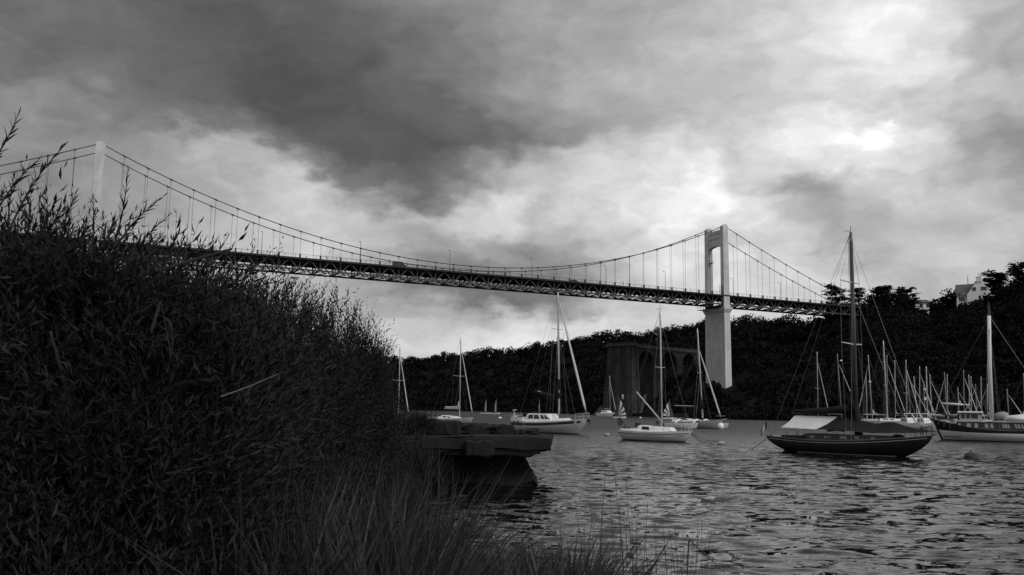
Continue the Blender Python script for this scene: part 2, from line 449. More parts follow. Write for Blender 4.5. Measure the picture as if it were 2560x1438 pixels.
def hill_z(px, Y):
    s, r, sky = hk(px); rz = float(np.interp(px, HK[:, 0], RZ))
    v = (Y - s) / (r - s)
    if v < 0: return max(-3.0, v * 30)
    if v > 1: return rz + min(6.0, (v - 1) * 5)
    low = min(1.0, v / 0.03) * 0.9
    p = 1.35 if px < 1850 else 1.05
    return low + (rz - low) * (v ** p * 0.55 + 0.45 * (v * v * (3 - 2 * v)))
def px_of(X, Y):  # photo column of a point near the ground
    return 1280 + F * X / (math.cos(PITCH) * Y)
rows = [-0.2, -0.04, 0.0, 0.015, 0.03, 0.07, 0.13, 0.2, 0.3, 0.4, 0.5, 0.6, 0.7, 0.8, 0.9, 1.0, 1.15, 1.5, 2.5, 4.0]
cols = list(np.arange(-3500, 800, 150)) + list(np.arange(800, 2600, 20)) + list(np.arange(2600, 4501, 100))
P = []
for v in rows:
    rr = []
    for px in cols:
        s, r, _k = hk(px); Y = s + v * (r - s)
        z = hill_z(px, Y) + (0.5 * math.sin(px * .05 + v * 9) if 0.03 < v < 1.2 else 0)
        rr.append((X_at(px, Y, max(z, 0)), Y, z))
    P.append(rr)
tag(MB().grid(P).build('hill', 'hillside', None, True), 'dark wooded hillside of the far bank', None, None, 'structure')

def leaf_quads(C, size, upbias=0.0, aspect=1.0):
    """random oriented quads at points C (n x 3) with sizes (n)"""
    n = len(C)
    a = rng.normal(size=(n, 3)); a /= np.linalg.norm(a, axis=1, keepdims=True)
    b = rng.normal(size=(n, 3)); b -= a * (a * b).sum(1, keepdims=True); b /= np.linalg.norm(b, axis=1, keepdims=True)
    if upbias: a[:, 2] *= (1 - upbias); b[:, 2] *= (1 - upbias)
    s = np.asarray(size).reshape(-1, 1)
    a = a * s * 0.5; b = b * s * 0.5 * aspect
    V = np.stack([C - a - b * .3, C + b, C + a - b * .2, C - b], 1).reshape(-1, 3)
    Fc = np.arange(4 * n).reshape(-1, 4)
    return V, Fc
def crown_points(n, R, H, lobes=7, shell=0.55):
    """points in a lobed broadleaf crown: base at z=0, height H, radius R"""
    L = []
    for k in range(lobes):
        t = rng.random() * 6.283; rr = R * 0.55 * math.sqrt(rng.random()); zz = H * (0.32 + 0.42 * rng.random())
        L.append((rr * math.cos(t), rr * math.sin(t), zz, R * (0.42 + 0.25 * rng.random())))
    L.append((0, 0, H * 0.45, R * 0.7))
    out = []
    per = n // len(L) + 1
    for (x, y, z, r) in L:
        d = rng.normal(size=(per, 3)); d /= np.linalg.norm(d, axis=1, keepdims=True)
        rad = r * (shell + (1 - shell) * rng.random((per, 1)) ** 0.5) * (0.9 + .25 * rng.random((per, 1)))
        q = d * rad; q[:, 2] *= 0.85
        out.append(q + (x, y, z))
    return np.concatenate(out)[:n]

# rectangles of the photograph in which trees nearer than a depth must not stand in front of something
CLEAR = [(1752, 1838, 560, 952, 388), (1800, 1838, 560, 992, 388), (1502, 1640, 850, 1034, 405), (1640, 1706, 858, 962, 405), (1700, 1740, 866, 905, 405),
         (2404, 2478, 690, 748, 380), (2282, 2336, 748, 772, 398), (1838, 2056, 560, 792, 460), (2056, 2165, 735, 792, 417)]
def is_clear(px, ytop, ybot, rpx, Y):
    for (a, b, c, d, ym) in CLEAR:
        if Y < ym and px + rpx > a and px - rpx < b and ytop < d and ybot > c: return False
    return True
BR = {}
def bridge_frame():
    Lp = atz(233, 600.5, 52); Rp = atz(1813, 739, 52)
    a = (Rp - Lp)[:2]; S = float(np.hypot(*a)); a = a / S
    BR.update(L=Lp[:2], R=Rp[:2], S=S, a=a, n=np.array([-a[1], a[0]]), ang=math.atan2(a[1], a[0]))
bridge_frame()
def b2w(s, t, z): q = BR['L'] + BR['a'] * s + BR['n'] * t; return np.array([q[0], q[1], z])
def near_bridge(X, Y, top, r):
    d = np.array([X, Y]) - BR['L']; s = d @ BR['a']; t = d @ BR['n']
    if BR['S'] - 12 < s < BR['S'] + 12 and -8 - r < t < 19 + r: return True
    return -95 < s < 336 and -4 - r < t < 15 + r and top > 46.5

Vs, Fs, off = [], [], 0
NW = 0
tries = 0
def add_tree(X, Y, z, R, H, nq, size):
    global off, NW
    C = crown_points(nq, R, H) + (X, Y, z)
    V, Fc = leaf_quads(C, size * (0.7 + 0.6 * rng.random(nq)))
    Vs.append(V); Fs.append(Fc + off); off += len(V); NW += 1
# ridge line first: its crowns make the skyline
px = 940.0
while px < 2700:
    s, r, sky = hk(px)
    Y = r + rng.uniform(-12, 4); R = rng.uniform(3.4, 6.0); H = TREE_H * rng.uniform(0.85, 1.35)
    top = at(px, sky, Y)[2] + rng.uniform(-1.5, 1.3)
    X = X_at(px, Y, top); z = top - H
    bad = (2404 < px < 2478) or (2050 < px < 2130 and near_bridge(X, Y, 60, R)) or not is_clear(px, sky, sky + 60, R / Y * F, Y) or near_bridge(X, Y, top, R)
    if not bad: add_tree(X, Y, z, R, H, 420, 0.85)
    px += R * 1.05 / Y * F
# the body of the wood
for k in range(9000):
    if NW > 1900: break
    px = rng.uniform(860, 2720) if rng.random() < 0.85 else rng.uniform(2000, 4200)
    v = rng.random() ** 0.9 * 1.12 + 0.004
    s, r, sky = hk(px); Y = s + v * (r - s)
    z = hill_z(px, Y); X = X_at(px, Y, z)
    R = rng.uniform(3.0, 5.4); H = R * rng.uniform(1.5, 2.1)
    if v < 0.05: R *= 0.6; H *= 0.5
    z -= 0.25 * H
    yt = proj((X, Y, z + H))[1]; yb = proj((X, Y, z))[1]
    if yt < sky - 4 and v < 1.0: continue
    if near_bridge(X, Y, z + H, R) or not is_clear(px, yt, yb, R / Y * F, Y): continue
    add_tree(X, Y, z, R, H, (158 if Y < 420 else 100) if px < 2660 else 40, (1.05 if Y < 420 else 1.5) if px < 2660 else 2.4)
# the reach upstream, hidden from the path by the willows
for k in range(260):
    px = rng.uniform(-300, 880); v = rng.random() ** .8; s, r, sky = hk(px); Y = s + v * (r - s); z = hill_z(px, Y); X = X_at(px, Y, z); R = rng.uniform(4, 6.5)
    if not near_bridge(X, Y, z + R * 1.8, R): add_tree(X, Y, z - R * .4, R, R * 1.8, 60, 2.4)
# low scrub down to the waterline and round the foundations
for k in range(2600):
    px = rng.uniform(900, 2720); v = rng.random() ** 2.2 * 0.6
    s, r, sky = hk(px); Y = s + v * (r - s) + .5
    z = hill_z(px, Y); X = X_at(px, Y, z); R = rng.uniform(1.2, 2.6); H = R * rng.uniform(.9, 1.4); z -= .3 * H
    yt = proj((X, Y, z + H))[1]; yb = proj((X, Y, z))[1]
    if near_bridge(X, Y, z + H, R * .5) and z + H > 10 or not is_clear(px, yt, yb, R / Y * F, Y): continue
    add_tree(X, Y, z, R, H, 46, 1.0)
# left bank behind the willows
for k in range(260):
    Y = rng.uniform(120, 420); sx = np.interp(Y, [120, 200, 330, 420], [-42, -72, -150, -230]); d = rng.uniform(2, 160)
    X = sx - d; R = rng.uniform(3, 5); H = R * 1.8; z = np.interp(d, [0, 10, 40, 130, 250], [0.3, 1.4, 7, 26, 44]) - 1
    if near_bridge(X, Y, z + H, R): continue
    dd = np.array([X, Y]) - BR['L']
    if abs(dd @ BR['a']) < 12 and -8 < dd @ BR['n'] < 20: continue
    add_tree(X, Y, z, R, H, 70, 1.7)
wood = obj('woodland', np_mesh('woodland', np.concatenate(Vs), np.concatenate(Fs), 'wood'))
tag(wood, 'dark broadleaf wood covering the slope of the far bank', 'woodland', None, 'stuff')

# ------------------------------------------------------------------ single trees that stand out
def broadleaf(name, label, px, ybase, ytop, Y, wpx, nq=260, group='trees that stand out on the skyline', matn='wood', cat='tree'):
    b = at(px, ybase, Y); H = at(px, ytop, Y)[2] - b[2]; R = wpx / F * Y / 2
    t = empty(name, label, cat, tuple(b), 0, group)
    MB().tube([(0, 0, -1), (0.1, 0, H * .3), (0.3, 0.1, H * .6)], [H * .035, H * .026, H * .01]).build('trunk', 'bark', t)
    for k in range(4):
        a = k * 1.7 + rng.random(); MB().tube([(0, 0, H * (.25 + .06 * k)), (R * .35 * math.cos(a), R * .35 * math.sin(a), H * .5), (R * .6 * math.cos(a), R * .6 * math.sin(a), H * .66)], [H * .014, H * .01, H * .004], 5).build('limb', 'bark', t)
    C = crown_points(nq, R, H * 0.97, 9)
    V, Fc = leaf_quads(C, R * 0.26 * (0.6 + .8 * rng.random(nq)))
    obj('crown', np_mesh('crown', V, Fc, matn), t); return t
def pine(name, label, px, ybase, ytop, Y, wpx, layers=6, group='trees that stand out on the skyline', cat='tree', lean=0.0):
    """Monterey cypress or cedar: bare trunk, spreading flat pads of spiky foliage"""
    b = at(px, ybase, Y); H = at(px, ytop, Y)[2] - b[2]; R = wpx / F * Y / 2
    t = empty(name, label, cat, tuple(b), 0, group)
    MB().tube([(0, 0, -1), (lean * .3, 0, H * .4), (lean, 0, H * .93)], [H * .03, H * .022, H * .006]).build('trunk', 'bark', t)
    VV, FF, o = [], [], 0
    for k in range(layers):
        zk = H * (0.08 + 0.84 * k / (layers - 1)); reach = R * (1.0 - 0.45 * (k / (layers - 1)) ** 1.5)
        for j in range(5):
            a = rng.random() * 6.283; rr = reach * (0.55 + .45 * rng.random()); tip = np.array([rr * math.cos(a) + lean * zk / H, rr * math.sin(a), zk + H * 0.04 * rng.normal() + .05 * H])
            MB().tube([(lean * zk / H * .8, 0, zk - H * .06), tip * (0.6, 0.6, 1) - (0, 0, .02 * H), tip], [H * .01, H * .007, H * .002], 4).build('limb', 'bark', t)
            n = 70; u = rng.random((n, 1)) ** 0.8
            c0 = np.array([lean * zk / H * .8, 0, zk - H * .03])
            C = c0 + (tip - c0) * (0.25 + 0.8 * u) + rng.normal(size=(n, 3)) * (R * .15, R * .15, H * .022)
            V, Fc = leaf_quads(C, R * 0.27 * (.5 + .9 * rng.random(n)), 0.62, 0.6)
            VV.append(V); FF.append(Fc + o); o += len(V)
    obj('crown', np_mesh('crown', np.concatenate(VV), np.concatenate(FF), 'wood2'), t); return t
def fir(name, label, px, ybase, ytop, Y, wpx, group='trees that stand out on the skyline'):
    b = at(px, ybase, Y); H = at(px, ytop, Y)[2] - b[2]; R = wpx / F * Y / 2
    t = empty(name, label, 'tree', tuple(b), 0, group)
    MB().tube([(0, 0, -1), (0, 0, H * .97)], [H * .025, H * .004]).build('trunk', 'bark', t)
    n = 240; u = rng.random(n) ** 1.3; a = rng.random(n) * 6.283; tier = 1 - 0.35 * ((u * 7) % 1)
    r = R * (1 - u) * (0.35 + .65 * rng.random(n)) * tier
    C = np.stack([r * np.cos(a), r * np.sin(a), H * (0.12 + .87 * u)], 1)
    V, Fc = leaf_quads(C, R * 0.34 * (1.1 - .7 * u), 0.6)
    obj('crown', np_mesh('crown', V, Fc, 'wood2'), t)
pine('cypress_tree', 'wide flat-topped dark cypress where the right end of the bridge meets the hill', 2092, 800, 714, 424, 74)
pine('cypress_tree', 'spreading dark cypress just right of the tall yacht mast above the bridge end', 2148, 795, 722, 420, 66)
pine('cypress_tree', 'dark peaked cypress on the hilltop left of the two low bungalow windows', 2208, 800, 715, 408, 82, 7)
pine('cypress_tree', 'broad dark cypress on the hilltop nearest above the white bungalow', 2264, 800, 722, 402, 84, 6)
pine('cedar_tree', 'tall airy cedar growing directly behind the white gabled house', 2496, 778, 683, 372, 92, 8)
pine('pine_tree', 'big ragged pine rising past the right edge of the photo', 2562, 800, 655, 338, 84, 9)
broadleaf('oak_tree', 'rounded tree touching the left wall of the white gabled house', 2391, 775, 719, 372, 36)
broadleaf('oak_tree', 'low round tree on the skyline between the bungalow and the gabled house', 2340, 790, 738, 390, 40)
broadleaf('garden_tree', 'round bushy tree covering the lower right corner of the gabled house', 2482, 792, 722, 352, 58)
fir('fir_tree', 'small pointed fir on the ridge beside the mast of the striped sloop', 1392, 872, 841, 640, 14)
broadleaf('ridge_tree', 'small round treetop on the ridge left of the pointed fir', 1346, 882, 852, 660, 18)
broadleaf('ridge_tree', 'domed treetop on the ridge left of the thin mast above the broken pier', 1127, 905, 876, 730, 24)
broadleaf('ridge_tree', 'high rounded treetop on the ridge just left of the concrete bridge tower', 1741, 850, 796, 520, 46)
broadleaf('ridge_tree', 'high rounded treetop on the ridge just right of the concrete bridge tower', 1884, 850, 783, 505, 54)
broadleaf('ridge_tree', 'ragged treetop on the ridge behind the mast of the small white sloop', 1668, 850, 812, 540, 34)
broadleaf('waterside_bush', 'dark bush covering the left foot of the concrete bridge tower', 1790, 1030, 943, 352, 66, 620, None, 'wood', 'bush')
broadleaf('waterside_bush', 'dark bush growing against the second arch of the ruined viaduct', 1690, 1040, 962, 335, 70, 320, None, 'wood', 'bush')
broadleaf('waterside_bush', 'low dark bush in front of the right foot of the concrete bridge tower', 1826, 1040, 982, 350, 44, 420, None, 'wood', 'bush')
fir('cypress_tree', 'slim dark cypress standing inside the first arch of the ruined viaduct', 1635, 1040, 940, 372, 20, None)

broadleaf('garden_hedge_bush', 'dark bush in front of the left corner of the gabled house', 2413, 790, 752, 354, 34, 220, 'bushes in front of the gabled house', 'wood', 'bush')
broadleaf('garden_hedge_bush', 'dark bush in front of the middle of the gabled house wall', 2440, 790, 747, 354, 40, 220, 'bushes in front of the gabled house', 'wood', 'bush')
broadleaf('garden_hedge_bush', 'dark bush rising before the ground floor window at the right of the gabled house', 2464, 790, 737, 354, 36, 220, 'bushes in front of the gabled house', 'wood', 'bush')
# ================================================================== NEAR BANK
SHY = [-60, 0, 6, 9, 12, 16, 20, 26, 34, 42, 50, 80, 120, 200, 330, 500, 800]
SHX = [8, 4, 2.3, 1.1, 0.2, -1.0, -2.0, -2.6, -3.6, -5.5, -9, -22, -36, -70, -150, -300, -700]
BD = [-6, -1, 0, 0.6, 1.5, 3, 6, 10, 20, 40, 130, 250, 500]
BZ = [-2.5, -.35, 0.02, .2, .45, .85, 1.3, 1.45, 1.9, 7, 28, 46, 50]
def bank_z(X, Y):
    d = np.interp(Y, SHY, SHX) - X
    z = float(np.interp(d, BD, BZ))
    if Y < 60 and d > 10: z = float(np.interp(d, [10, 250], [1.45, 6]))
    return z
P = []
for y in list(np.arange(-60, 60, 2.0)) + [60, 70, 80, 100, 120, 150, 200, 260, 330, 400, 500, 800]:
    sx = np.interp(y, SHY, SHX)
    P.append([(sx - d, y, bank_z(sx - d, y) + (0.05 * math.sin(3.1 * y + 2 * d) if d > 0.3 else 0)) for d in BD])
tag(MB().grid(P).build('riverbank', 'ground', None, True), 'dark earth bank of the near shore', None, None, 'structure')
# ================================================================== SUSPENSION BRIDGE
# local frame: x along the deck from the left tower (0) to the right tower (S), y across (0 = near truss, W = far truss), z above water
S = BR['S']; NB_MAIN = 35; BAY = S / NB_MAIN; NB_SIDE = 12; W = 10.6; DZ = 52.0; DEPTH = 3.6
X0, X1 = -NB_SIDE * BAY, S + NB_SIDE * BAY
bridge = empty('suspension_bridge', 'long suspension bridge with two pale concrete towers high over the river', 'bridge', (BR['L'][0], BR['L'][1], 0), BR['ang'])
nodes = [X0 + i * BAY for i in range(NB_MAIN + 2 * NB_SIDE + 1)]
# towers -------------------------------------------------------------
def tower(x, foot):
    t = obj('tower', bpy.data.meshes.new('tower'), bridge, (x, 0, 0))
    t.data.materials.append(MT['concrete'])
    TOP = 82.2
    for y in (0.0, W):
        lo, hi = 1.75, 1.35                       # half length along the bridge
        s_ = -1 if y == 0 else 1
        yo0, yo1 = y + s_ * 1.25, y + s_ * 0.95   # outer face leans in
        yi = y - s_ * 1.0
        ya, yb = sorted((yo0, yi)); yc, yd = sorted((yo1, yi))
        m = MB()
        zs = np.linspace(foot, TOP, 9)
        for i in range(8):
            f0, f1 = i / 8, (i + 1) / 8
            h0, h1 = lo + (hi - lo) * f0, lo + (hi - lo) * f1
            a0, b0 = ya + (yc - ya) * f0, yb + (yd - yb) * f0; a1, b1 = ya + (yc - ya) * f1, yb + (yd - yb) * f1
            gp = 0.03 if i < 7 else 0
            m.hexa([(-h0, a0, zs[i]), (h0, a0, zs[i]), (h0, b0, zs[i]), (-h0, b0, zs[i])], [(-h1, a1, zs[i + 1] - gp), (h1, a1, zs[i + 1] - gp), (h1, b1, zs[i + 1] - gp), (-h1, b1, zs[i + 1] - gp)])
            if gp: m.hexa([(-h1 + .05, a1 + .05, zs[i + 1] - gp), (h1 - .05, a1 + .05, zs[i + 1] - gp), (h1 - .05, b1 - .05, zs[i + 1] - gp), (-h1 + .05, b1 - .05, zs[i + 1] - gp)],
                          [(-h1 + .05, a1 + .05, zs[i + 1]), (h1 - .05, a1 + .05, zs[i + 1]), (h1 - .05, b1 - .05, zs[i + 1]), (-h1 + .05, b1 - .05, zs[i + 1])])
        m.build('leg', 'concrete', t)
        c = MB()                                   # rounded saddle housing
        n = 10; prof = [(-1.35 + 2.7 * k / n, TOP + 0.95 * math.sin(math.pi * k / n) ** 0.6) for k in range(n + 1)]
        yc, yd = sorted((yo1, yi))
        c.grid([[(px_, yc, pz) for px_, pz in prof], [(px_, yd, pz) for px_, pz in prof]])
        c.add([(px_, yc, pz) for px_, pz in prof], [tuple(range(n + 1))]); c.add([(px_, yd, pz) for px_, pz in prof], [tuple(range(n + 1))[::-1]])
        c.build('cable_saddle', 'concrete', t)
    # portal beam between the legs, arched underneath, with two dark grooves
    m = MB(); n = 12; ys = np.linspace(1.0, W - 1.0, n + 1)
    under = [73.2 + 0.9 * (1 - ((y - W / 2) / (W / 2 - 1)) ** 2) for y in ys]
    bands = [(None, 77.15), (77.4, 79.35), (79.6, 81.0)]
    for lo, hi in bands:
        for i in range(n):
            l0 = under[i] if lo is None else lo; l1 = under[i + 1] if lo is None else lo
            m.hexa([(-.95, ys[i], l0), (.95, ys[i], l0), (.95, ys[i + 1], l1), (-.95, ys[i + 1], l1)], [(-.95, ys[i], hi), (.95, ys[i], hi), (.95, ys[i + 1], hi), (-.95, ys[i + 1], hi)])
    m.build('portal_beam', 'concrete', t)
    m = MB()
    for z0, z1 in ((77.15, 77.4), (79.35, 79.6)): m.box((0, W / 2, (z0 + z1) / 2), (1.5, W - 2.0, z1 - z0))
    m.build('groove', 'dark_paint', t)
    m = MB()
    for y in np.linspace(1, W - 1, 6): m.bar((-.8, y, 81), (-.8, y, 82.3), .06, .06)
    m.bar((-.8, .9, 82.3), (-.8, W - .9, 82.9), .06, .06); m.bar((-.8, .9, 81.7), (-.8, W - .9, 81.9), .05, .05)
    m.build('top_railing', 'steel', t)
    # solid wall below the deck, set back a little, with a corbelled head
    h = 1.45
    m = MB(); m.hexa([(-h, .9, foot - 1), (h, .9, foot - 1), (h, W - .9, foot - 1), (-h, W - .9, foot - 1)], [(-h, .9, 45.2), (h, .9, 45.2), (h, W - .9, 45.2), (-h, W - .9, 45.2)])
    m.build('pier_wall', 'concrete', t)
    m = MB()
    for (ya, yb) in ((-1.9, .95), (W - .95, W + 1.9)):
        s_ = 1 if ya > 1 else -1
        b0, b1 = (ya + .7, yb) if s_ < 0 else (ya, yb - .7)
        m.hexa([(-1.75, b0, 44.6), (1.75, b0, 44.6), (1.75, b1, 44.6), (-1.75, b1, 44.6)], [(-2.2, ya, 46.0), (2.2, ya, 46.0), (2.2, yb, 46.0), (-2.2, yb, 46.0)])
        m.hexa([(-2.2, ya, 46.0), (2.2, ya, 46.0), (2.2, yb, 46.0), (-2.2, yb, 46.0)], [(-2.2, ya, 47.0), (2.2, ya, 47.0), (2.2, yb, 47.0), (-2.2, yb, 47.0)])
    m.box((0, W / 2, 45.9), (3.6, W - 1.9, 1.6))
    m.build('corbel', 'concrete', t)
    # bearing girder under the trusses and inspection platform on the left
    MB().box((0, W / 2, 47.35), (4.6, W + .2, 1.0)).build('bearing_girder', 'steel', t)
    m = MB(); m.box((-4.2, W - .4, 46.2), (3.4, 2.4, .15))
    for (a, b) in ((-5.9, W - 1.6), (-5.9, W + .8), (-2.6, W + .8)):
        m.bar((a, b, 46.2), (a, b, 47.9), .1, .1)
    m.bar((-5.9, W - 1.6, 47.3), (-5.9, W + .8, 47.3), .08, .08); m.bar((-5.9, W + .8, 47.3), (-2.6, W + .8, 47.3), .08, .08)
    m.build('inspection_platform', 'steel', t)
    # caged ladder beside the near leg, little balcony on the far leg
    m = MB()
    for z in np.arange(48, 56.4, .8):
        for a, b in (((-2.5, -.3, z), (-1.7, -.3, z)), ((-2.5, .6, z), (-1.7, .6, z)), ((-2.5, -.3, z), (-2.5, .6, z))): m.bar(a, b, .07, .07)
    for (a, b) in ((-2.5, -.3), (-2.5, .6), (-1.7, -.3), (-1.7, .6)): m.bar((a, b, 47.8), (a, b, 56.3), .09, .09)
    m.build('ladder_cage', 'steel', t)
    m = MB(); m.box((-.2, W - 2.0, 67.2), (1.2, 2.0, .14)); 
    for (a, b) in ((-.8, W - 3.0), (.4, W - 3.0), (-.8, W - 1.1)): m.bar((a, b, 67.2), (a, b, 68.5), .07, .07)
    m.bar((-.8, W - 3.0, 68.5), (-.8, W - 1.1, 68.5), .07, .07); m.bar((-.8, W - 3.0, 68.5), (.4, W - 3.0, 68.5), .07, .07)
    m.bar((-.2, W - 1.06, 52.5), (-.2, W - 1.06, 72.5), .12, .12)
    m.build('leg_balcony', 'steel', t)
    return t
tower(0, 2.0); tower(S, 7.6)
# deck ---------------------------------------------------------------
deck = MB().box(((X0 + X1) / 2, W / 2, DZ - .15), (X1 - X0, W + 1.6, .3)).build('deck', 'road', bridge)
me = MB().box((0, 0, 0), (X1 - X0, .3, .62)).mesh('edge_beam', 'steel')
for y in (-.95, W + .95): obj('edge_beam', me, deck, ((X0 + X1) / 2, y, DZ - .16))
me = MB().box((0, 0, 0), (X1 - X0, .22, 1.15)).mesh('stringer', 'steel')
for y in np.linspace(.9, W - .9, 7): obj('stringer', me, deck, ((X0 + X1) / 2, y, DZ - .88))
me = MB().box((0, W / 2, 0), (.35, W + .6, 1.45)).mesh('cross_girder', 'steel')
for x in nodes: obj('cross_girder', me, deck, (x, 0, DZ - 1.03))
# trusses --------------------------------------------------------------
TZ0, TZ1 = DZ - .55, DZ - DEPTH - .2
post_me = MB().bar((0, 0, TZ1), (0, 0, DZ + .1), .36, .36).bar((0, 0, DZ + .1), (0, 0, DZ + 1.5), .55, .5).mesh('post', 'steel_mid')
h = BAY / 2
dg1 = MB().bar((-h + .25, 0, TZ1 + .1), (-.3, 0, TZ0 - .1), .34, .34, (0, 1, 0)).mesh('diagonal', 'steel_mid')
dg2 = MB().bar((h - .25, 0, TZ1 + .1), (.3, 0, TZ0 - .1), .34, .34, (0, 1, 0)).mesh('diagonal', 'steel_mid')
gus = MB().hexa([(-.75, -.15, TZ0 - .55), (.75, -.15, TZ0 - .55), (.75, .15, TZ0 - .55), (-.75, .15, TZ0 - .55)], [(-.95, -.15, TZ0 + .15), (.95, -.15, TZ0 + .15), (.95, .15, TZ0 + .15), (-.95, .15, TZ0 + .15)]).mesh('gusset', 'steel_mid')
gus2 = MB().box((0, 0, TZ1 + .3), (1.5, .3, .6)).mesh('gusset', 'steel_mid')
def interrupted(x): return abs(x) < 1.9 or abs(x - S) < 1.9
for y in (0.0, W):
    tr = MB()
    for a, b in ((X0, -1.85), (1.85, S - 1.85), (S + 1.85, X1)): tr.box(((a + b) / 2, y, TZ1), (b - a, .5, .55))
    tr = tr.build('stiffening_truss', 'steel_mid', bridge)
    for i, x in enumerate(nodes):
        if not interrupted(x):
            obj('post', post_me, tr, (x, y, 0)); obj('gusset', gus2, tr, (x, y, 0))
        if i < len(nodes) - 1:
            xm = x + h
            obj('diagonal', dg1, tr, (xm, y, 0)); obj('diagonal', dg2, tr, (xm, y, 0)); obj('gusset', gus, tr, (xm, y, 0))
# lower wind bracing ------------------------------------------------------
wb_ = MB().box((0, 0, 0), (.01, .01, .01)).build('wind_bracing', 'steel', bridge, loc=(0, W / 2, TZ1))
st = MB().bar((0, -W / 2, 0), (0, W / 2, 0), .34, .36).mesh('strut', 'steel')
br1 = MB().bar((0, -W / 2, 0), (BAY / 2, 0, 0), .3, .24).mesh('brace', 'steel'); br2 = MB().bar((0, W / 2, 0), (BAY / 2, 0, 0), .3, .24).mesh('brace', 'steel')
vb = MB().bar((0, -W / 2 + .3, .2), (0, 0, DEPTH - 1.6), .27, .27).bar((0, W / 2 - .3, .2), (0, 0, DEPTH - 1.6), .27, .27).mesh('sway_brace', 'steel')
for i, x in enumerate(nodes):
    if not interrupted(x): obj('strut', st, wb_, (x, 0, 0)); obj('sway_brace', vb, wb_, (x, 0, 0))
    if i < len(nodes) - 1: obj('brace', br1, wb_, (x, 0, 0)); obj('brace', br2, wb_, (x, 0, 0))
m = MB().box(((X0 + X1) / 2, W / 2 - 1.2, TZ1 + .5), (X1 - X0, .12, .12)).box(((X0 + X1) / 2, W / 2 + 1.2, TZ1 + .5), (X1 - X0, .12, .12)).box(((X0 + X1) / 2, W / 2, TZ1 + .28), (X1 - X0, .5, .08))
m = MB().box(((X0 + X1) / 2, W / 2, TZ1 + .2), (X1 - X0, .5, .08))
m.build('inspection_walkway', 'steel', bridge)
# railings -----------------------------------------------------------------
rp = MB().box((0, 0, .55), (.09, .09, 1.1)).mesh('railing_post', 'steel')
for y in (-.95, W + .95):
    r = MB().box(((X0 + X1) / 2, y, DZ + 1.22), (X1 - X0, .09, .09)).box(((X0 + X1) / 2, y, DZ + .7), (X1 - X0, .03, .03)).build('railing', 'steel', bridge)
    for x in np.arange(X0 + BAY / 4, X1, BAY / 2): obj('railing_post', rp, r, (x, y, DZ + .15))
# cables, clamps, hangers ------------------------------------------------------
def cable_z(x):
    if 0 <= x <= S: return 54.6 + (82.6 - 54.6) * ((x - S / 2) / (S / 2)) ** 2
    d = -x if x < 0 else x - S; L_ = NB_SIDE * BAY + 2.0; f = d / L_
    return 82.6 + (51.6 - 82.6) * f - 4 * 1.6 * f * (1 - f)
hang = {}
for y in (0.0, W):
    pts = [(x, y, cable_z(x)) for x in list(np.linspace(X0 - 2, 0, 14)) + list(np.linspace(0, S, 49))[1:] + list(np.linspace(S, X1 + 2, 14))[1:]]
    c = MB().tube(pts, .15, 8).build('main_cable', 'steel_mid', bridge, True)
    for x in nodes:
        if interrupted(x) or x < X0 + 4 or x > X1 - 4: continue
        z = cable_z(x); sl = math.atan((cable_z(x + .5) - cable_z(x - .5)))
        key = 'cl'
        if key not in hang: hang[key] = MB().tube([(-.55, 0, 0), (-.45, 0, 0), (.45, 0, 0), (.55, 0, 0)], [.16, .25, .25, .16], 8).mesh('cable_clamp', 'steel_mid')
        obj('cable_clamp', hang[key], c, (x, y, z), (0, -sl, 0))
        k = round(abs(x - S / 2), 2)
        L_ = z - DZ - .6
        if L_ < .4: continue
        hm = MB().tube([(0, 0, 0), (0, 0, L_ - .9), (0, 0, L_ - .85), (0, 0, L_ - .2)], [.055, .055, .1, .1], 5).mesh('hanger', 'steel_mid')
        obj('hanger', hm, bridge, (x, y, DZ + .6))
for x, s_ in ((X0 - 4, -1), (X1 + 4, 1)):
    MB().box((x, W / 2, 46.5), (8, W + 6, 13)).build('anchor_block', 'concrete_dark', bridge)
m = MB()
for y in (-1.2, W + 1.2): m.box((X1 - .1, y, 50.6), (1.1, 1.0, 6.4))
m.build('end_pylon', 'stone_pale', bridge)

# lamps, van, car, people on the deck ---------------------------------------------
def on_deck(x, y, z=DZ): q = b2w(x, y, z); return (q[0], q[1], q[2])
def lamp(x, label, far=False):
    t = empty('street_lamp', label, 'street lamp', on_deck(x, W + .4 if far else -.35), BR['ang'], 'street lamps along the bridge deck')
    MB().tube([(0, 0, 0), (0, 0, 3), (0, 0, 7.8)], [.11, .09, .06], 6).build('pole', 'steel_mid', t)
    s_ = -1 if far else 1
    MB().tube([(0, 0, 7.7), (0, s_ * .5, 7.95), (0, s_ * 1.1, 8.0)], [.05, .05, .05], 5).build('arm', 'steel_mid', t)
    MB().hexa([(-.17, s_ * .9, 7.9), (.17, s_ * .9, 7.9), (.17, s_ * 1.6, 7.92), (-.17, s_ * 1.6, 7.92)], [(-.12, s_ * .92, 8.1), (.12, s_ * .92, 8.1), (.1, s_ * 1.55, 8.05), (-.1, s_ * 1.55, 8.05)]).build('lamp_head', 'steel', t)
lamp(50.5, 'slim street lamp on the bridge above the middle of the willows')
lamp(84.2, 'slim street lamp on the bridge just left of the box van')
lamp(118, 'slim street lamp right of the box van, at the lowest dip of the cable')
lamp(152, 'slim street lamp between the lowest dip of the cable and the dark car')
lamp(185.5, 'slim street lamp just left of the two walkers on the bridge')
lamp(214.5, 'slim street lamp second to the left of the right bridge tower')
lamp(250.5, 'slim street lamp just right of the right bridge tower')
lamp(277.5, 'slim street lamp halfway between the right tower and the right end of the bridge')
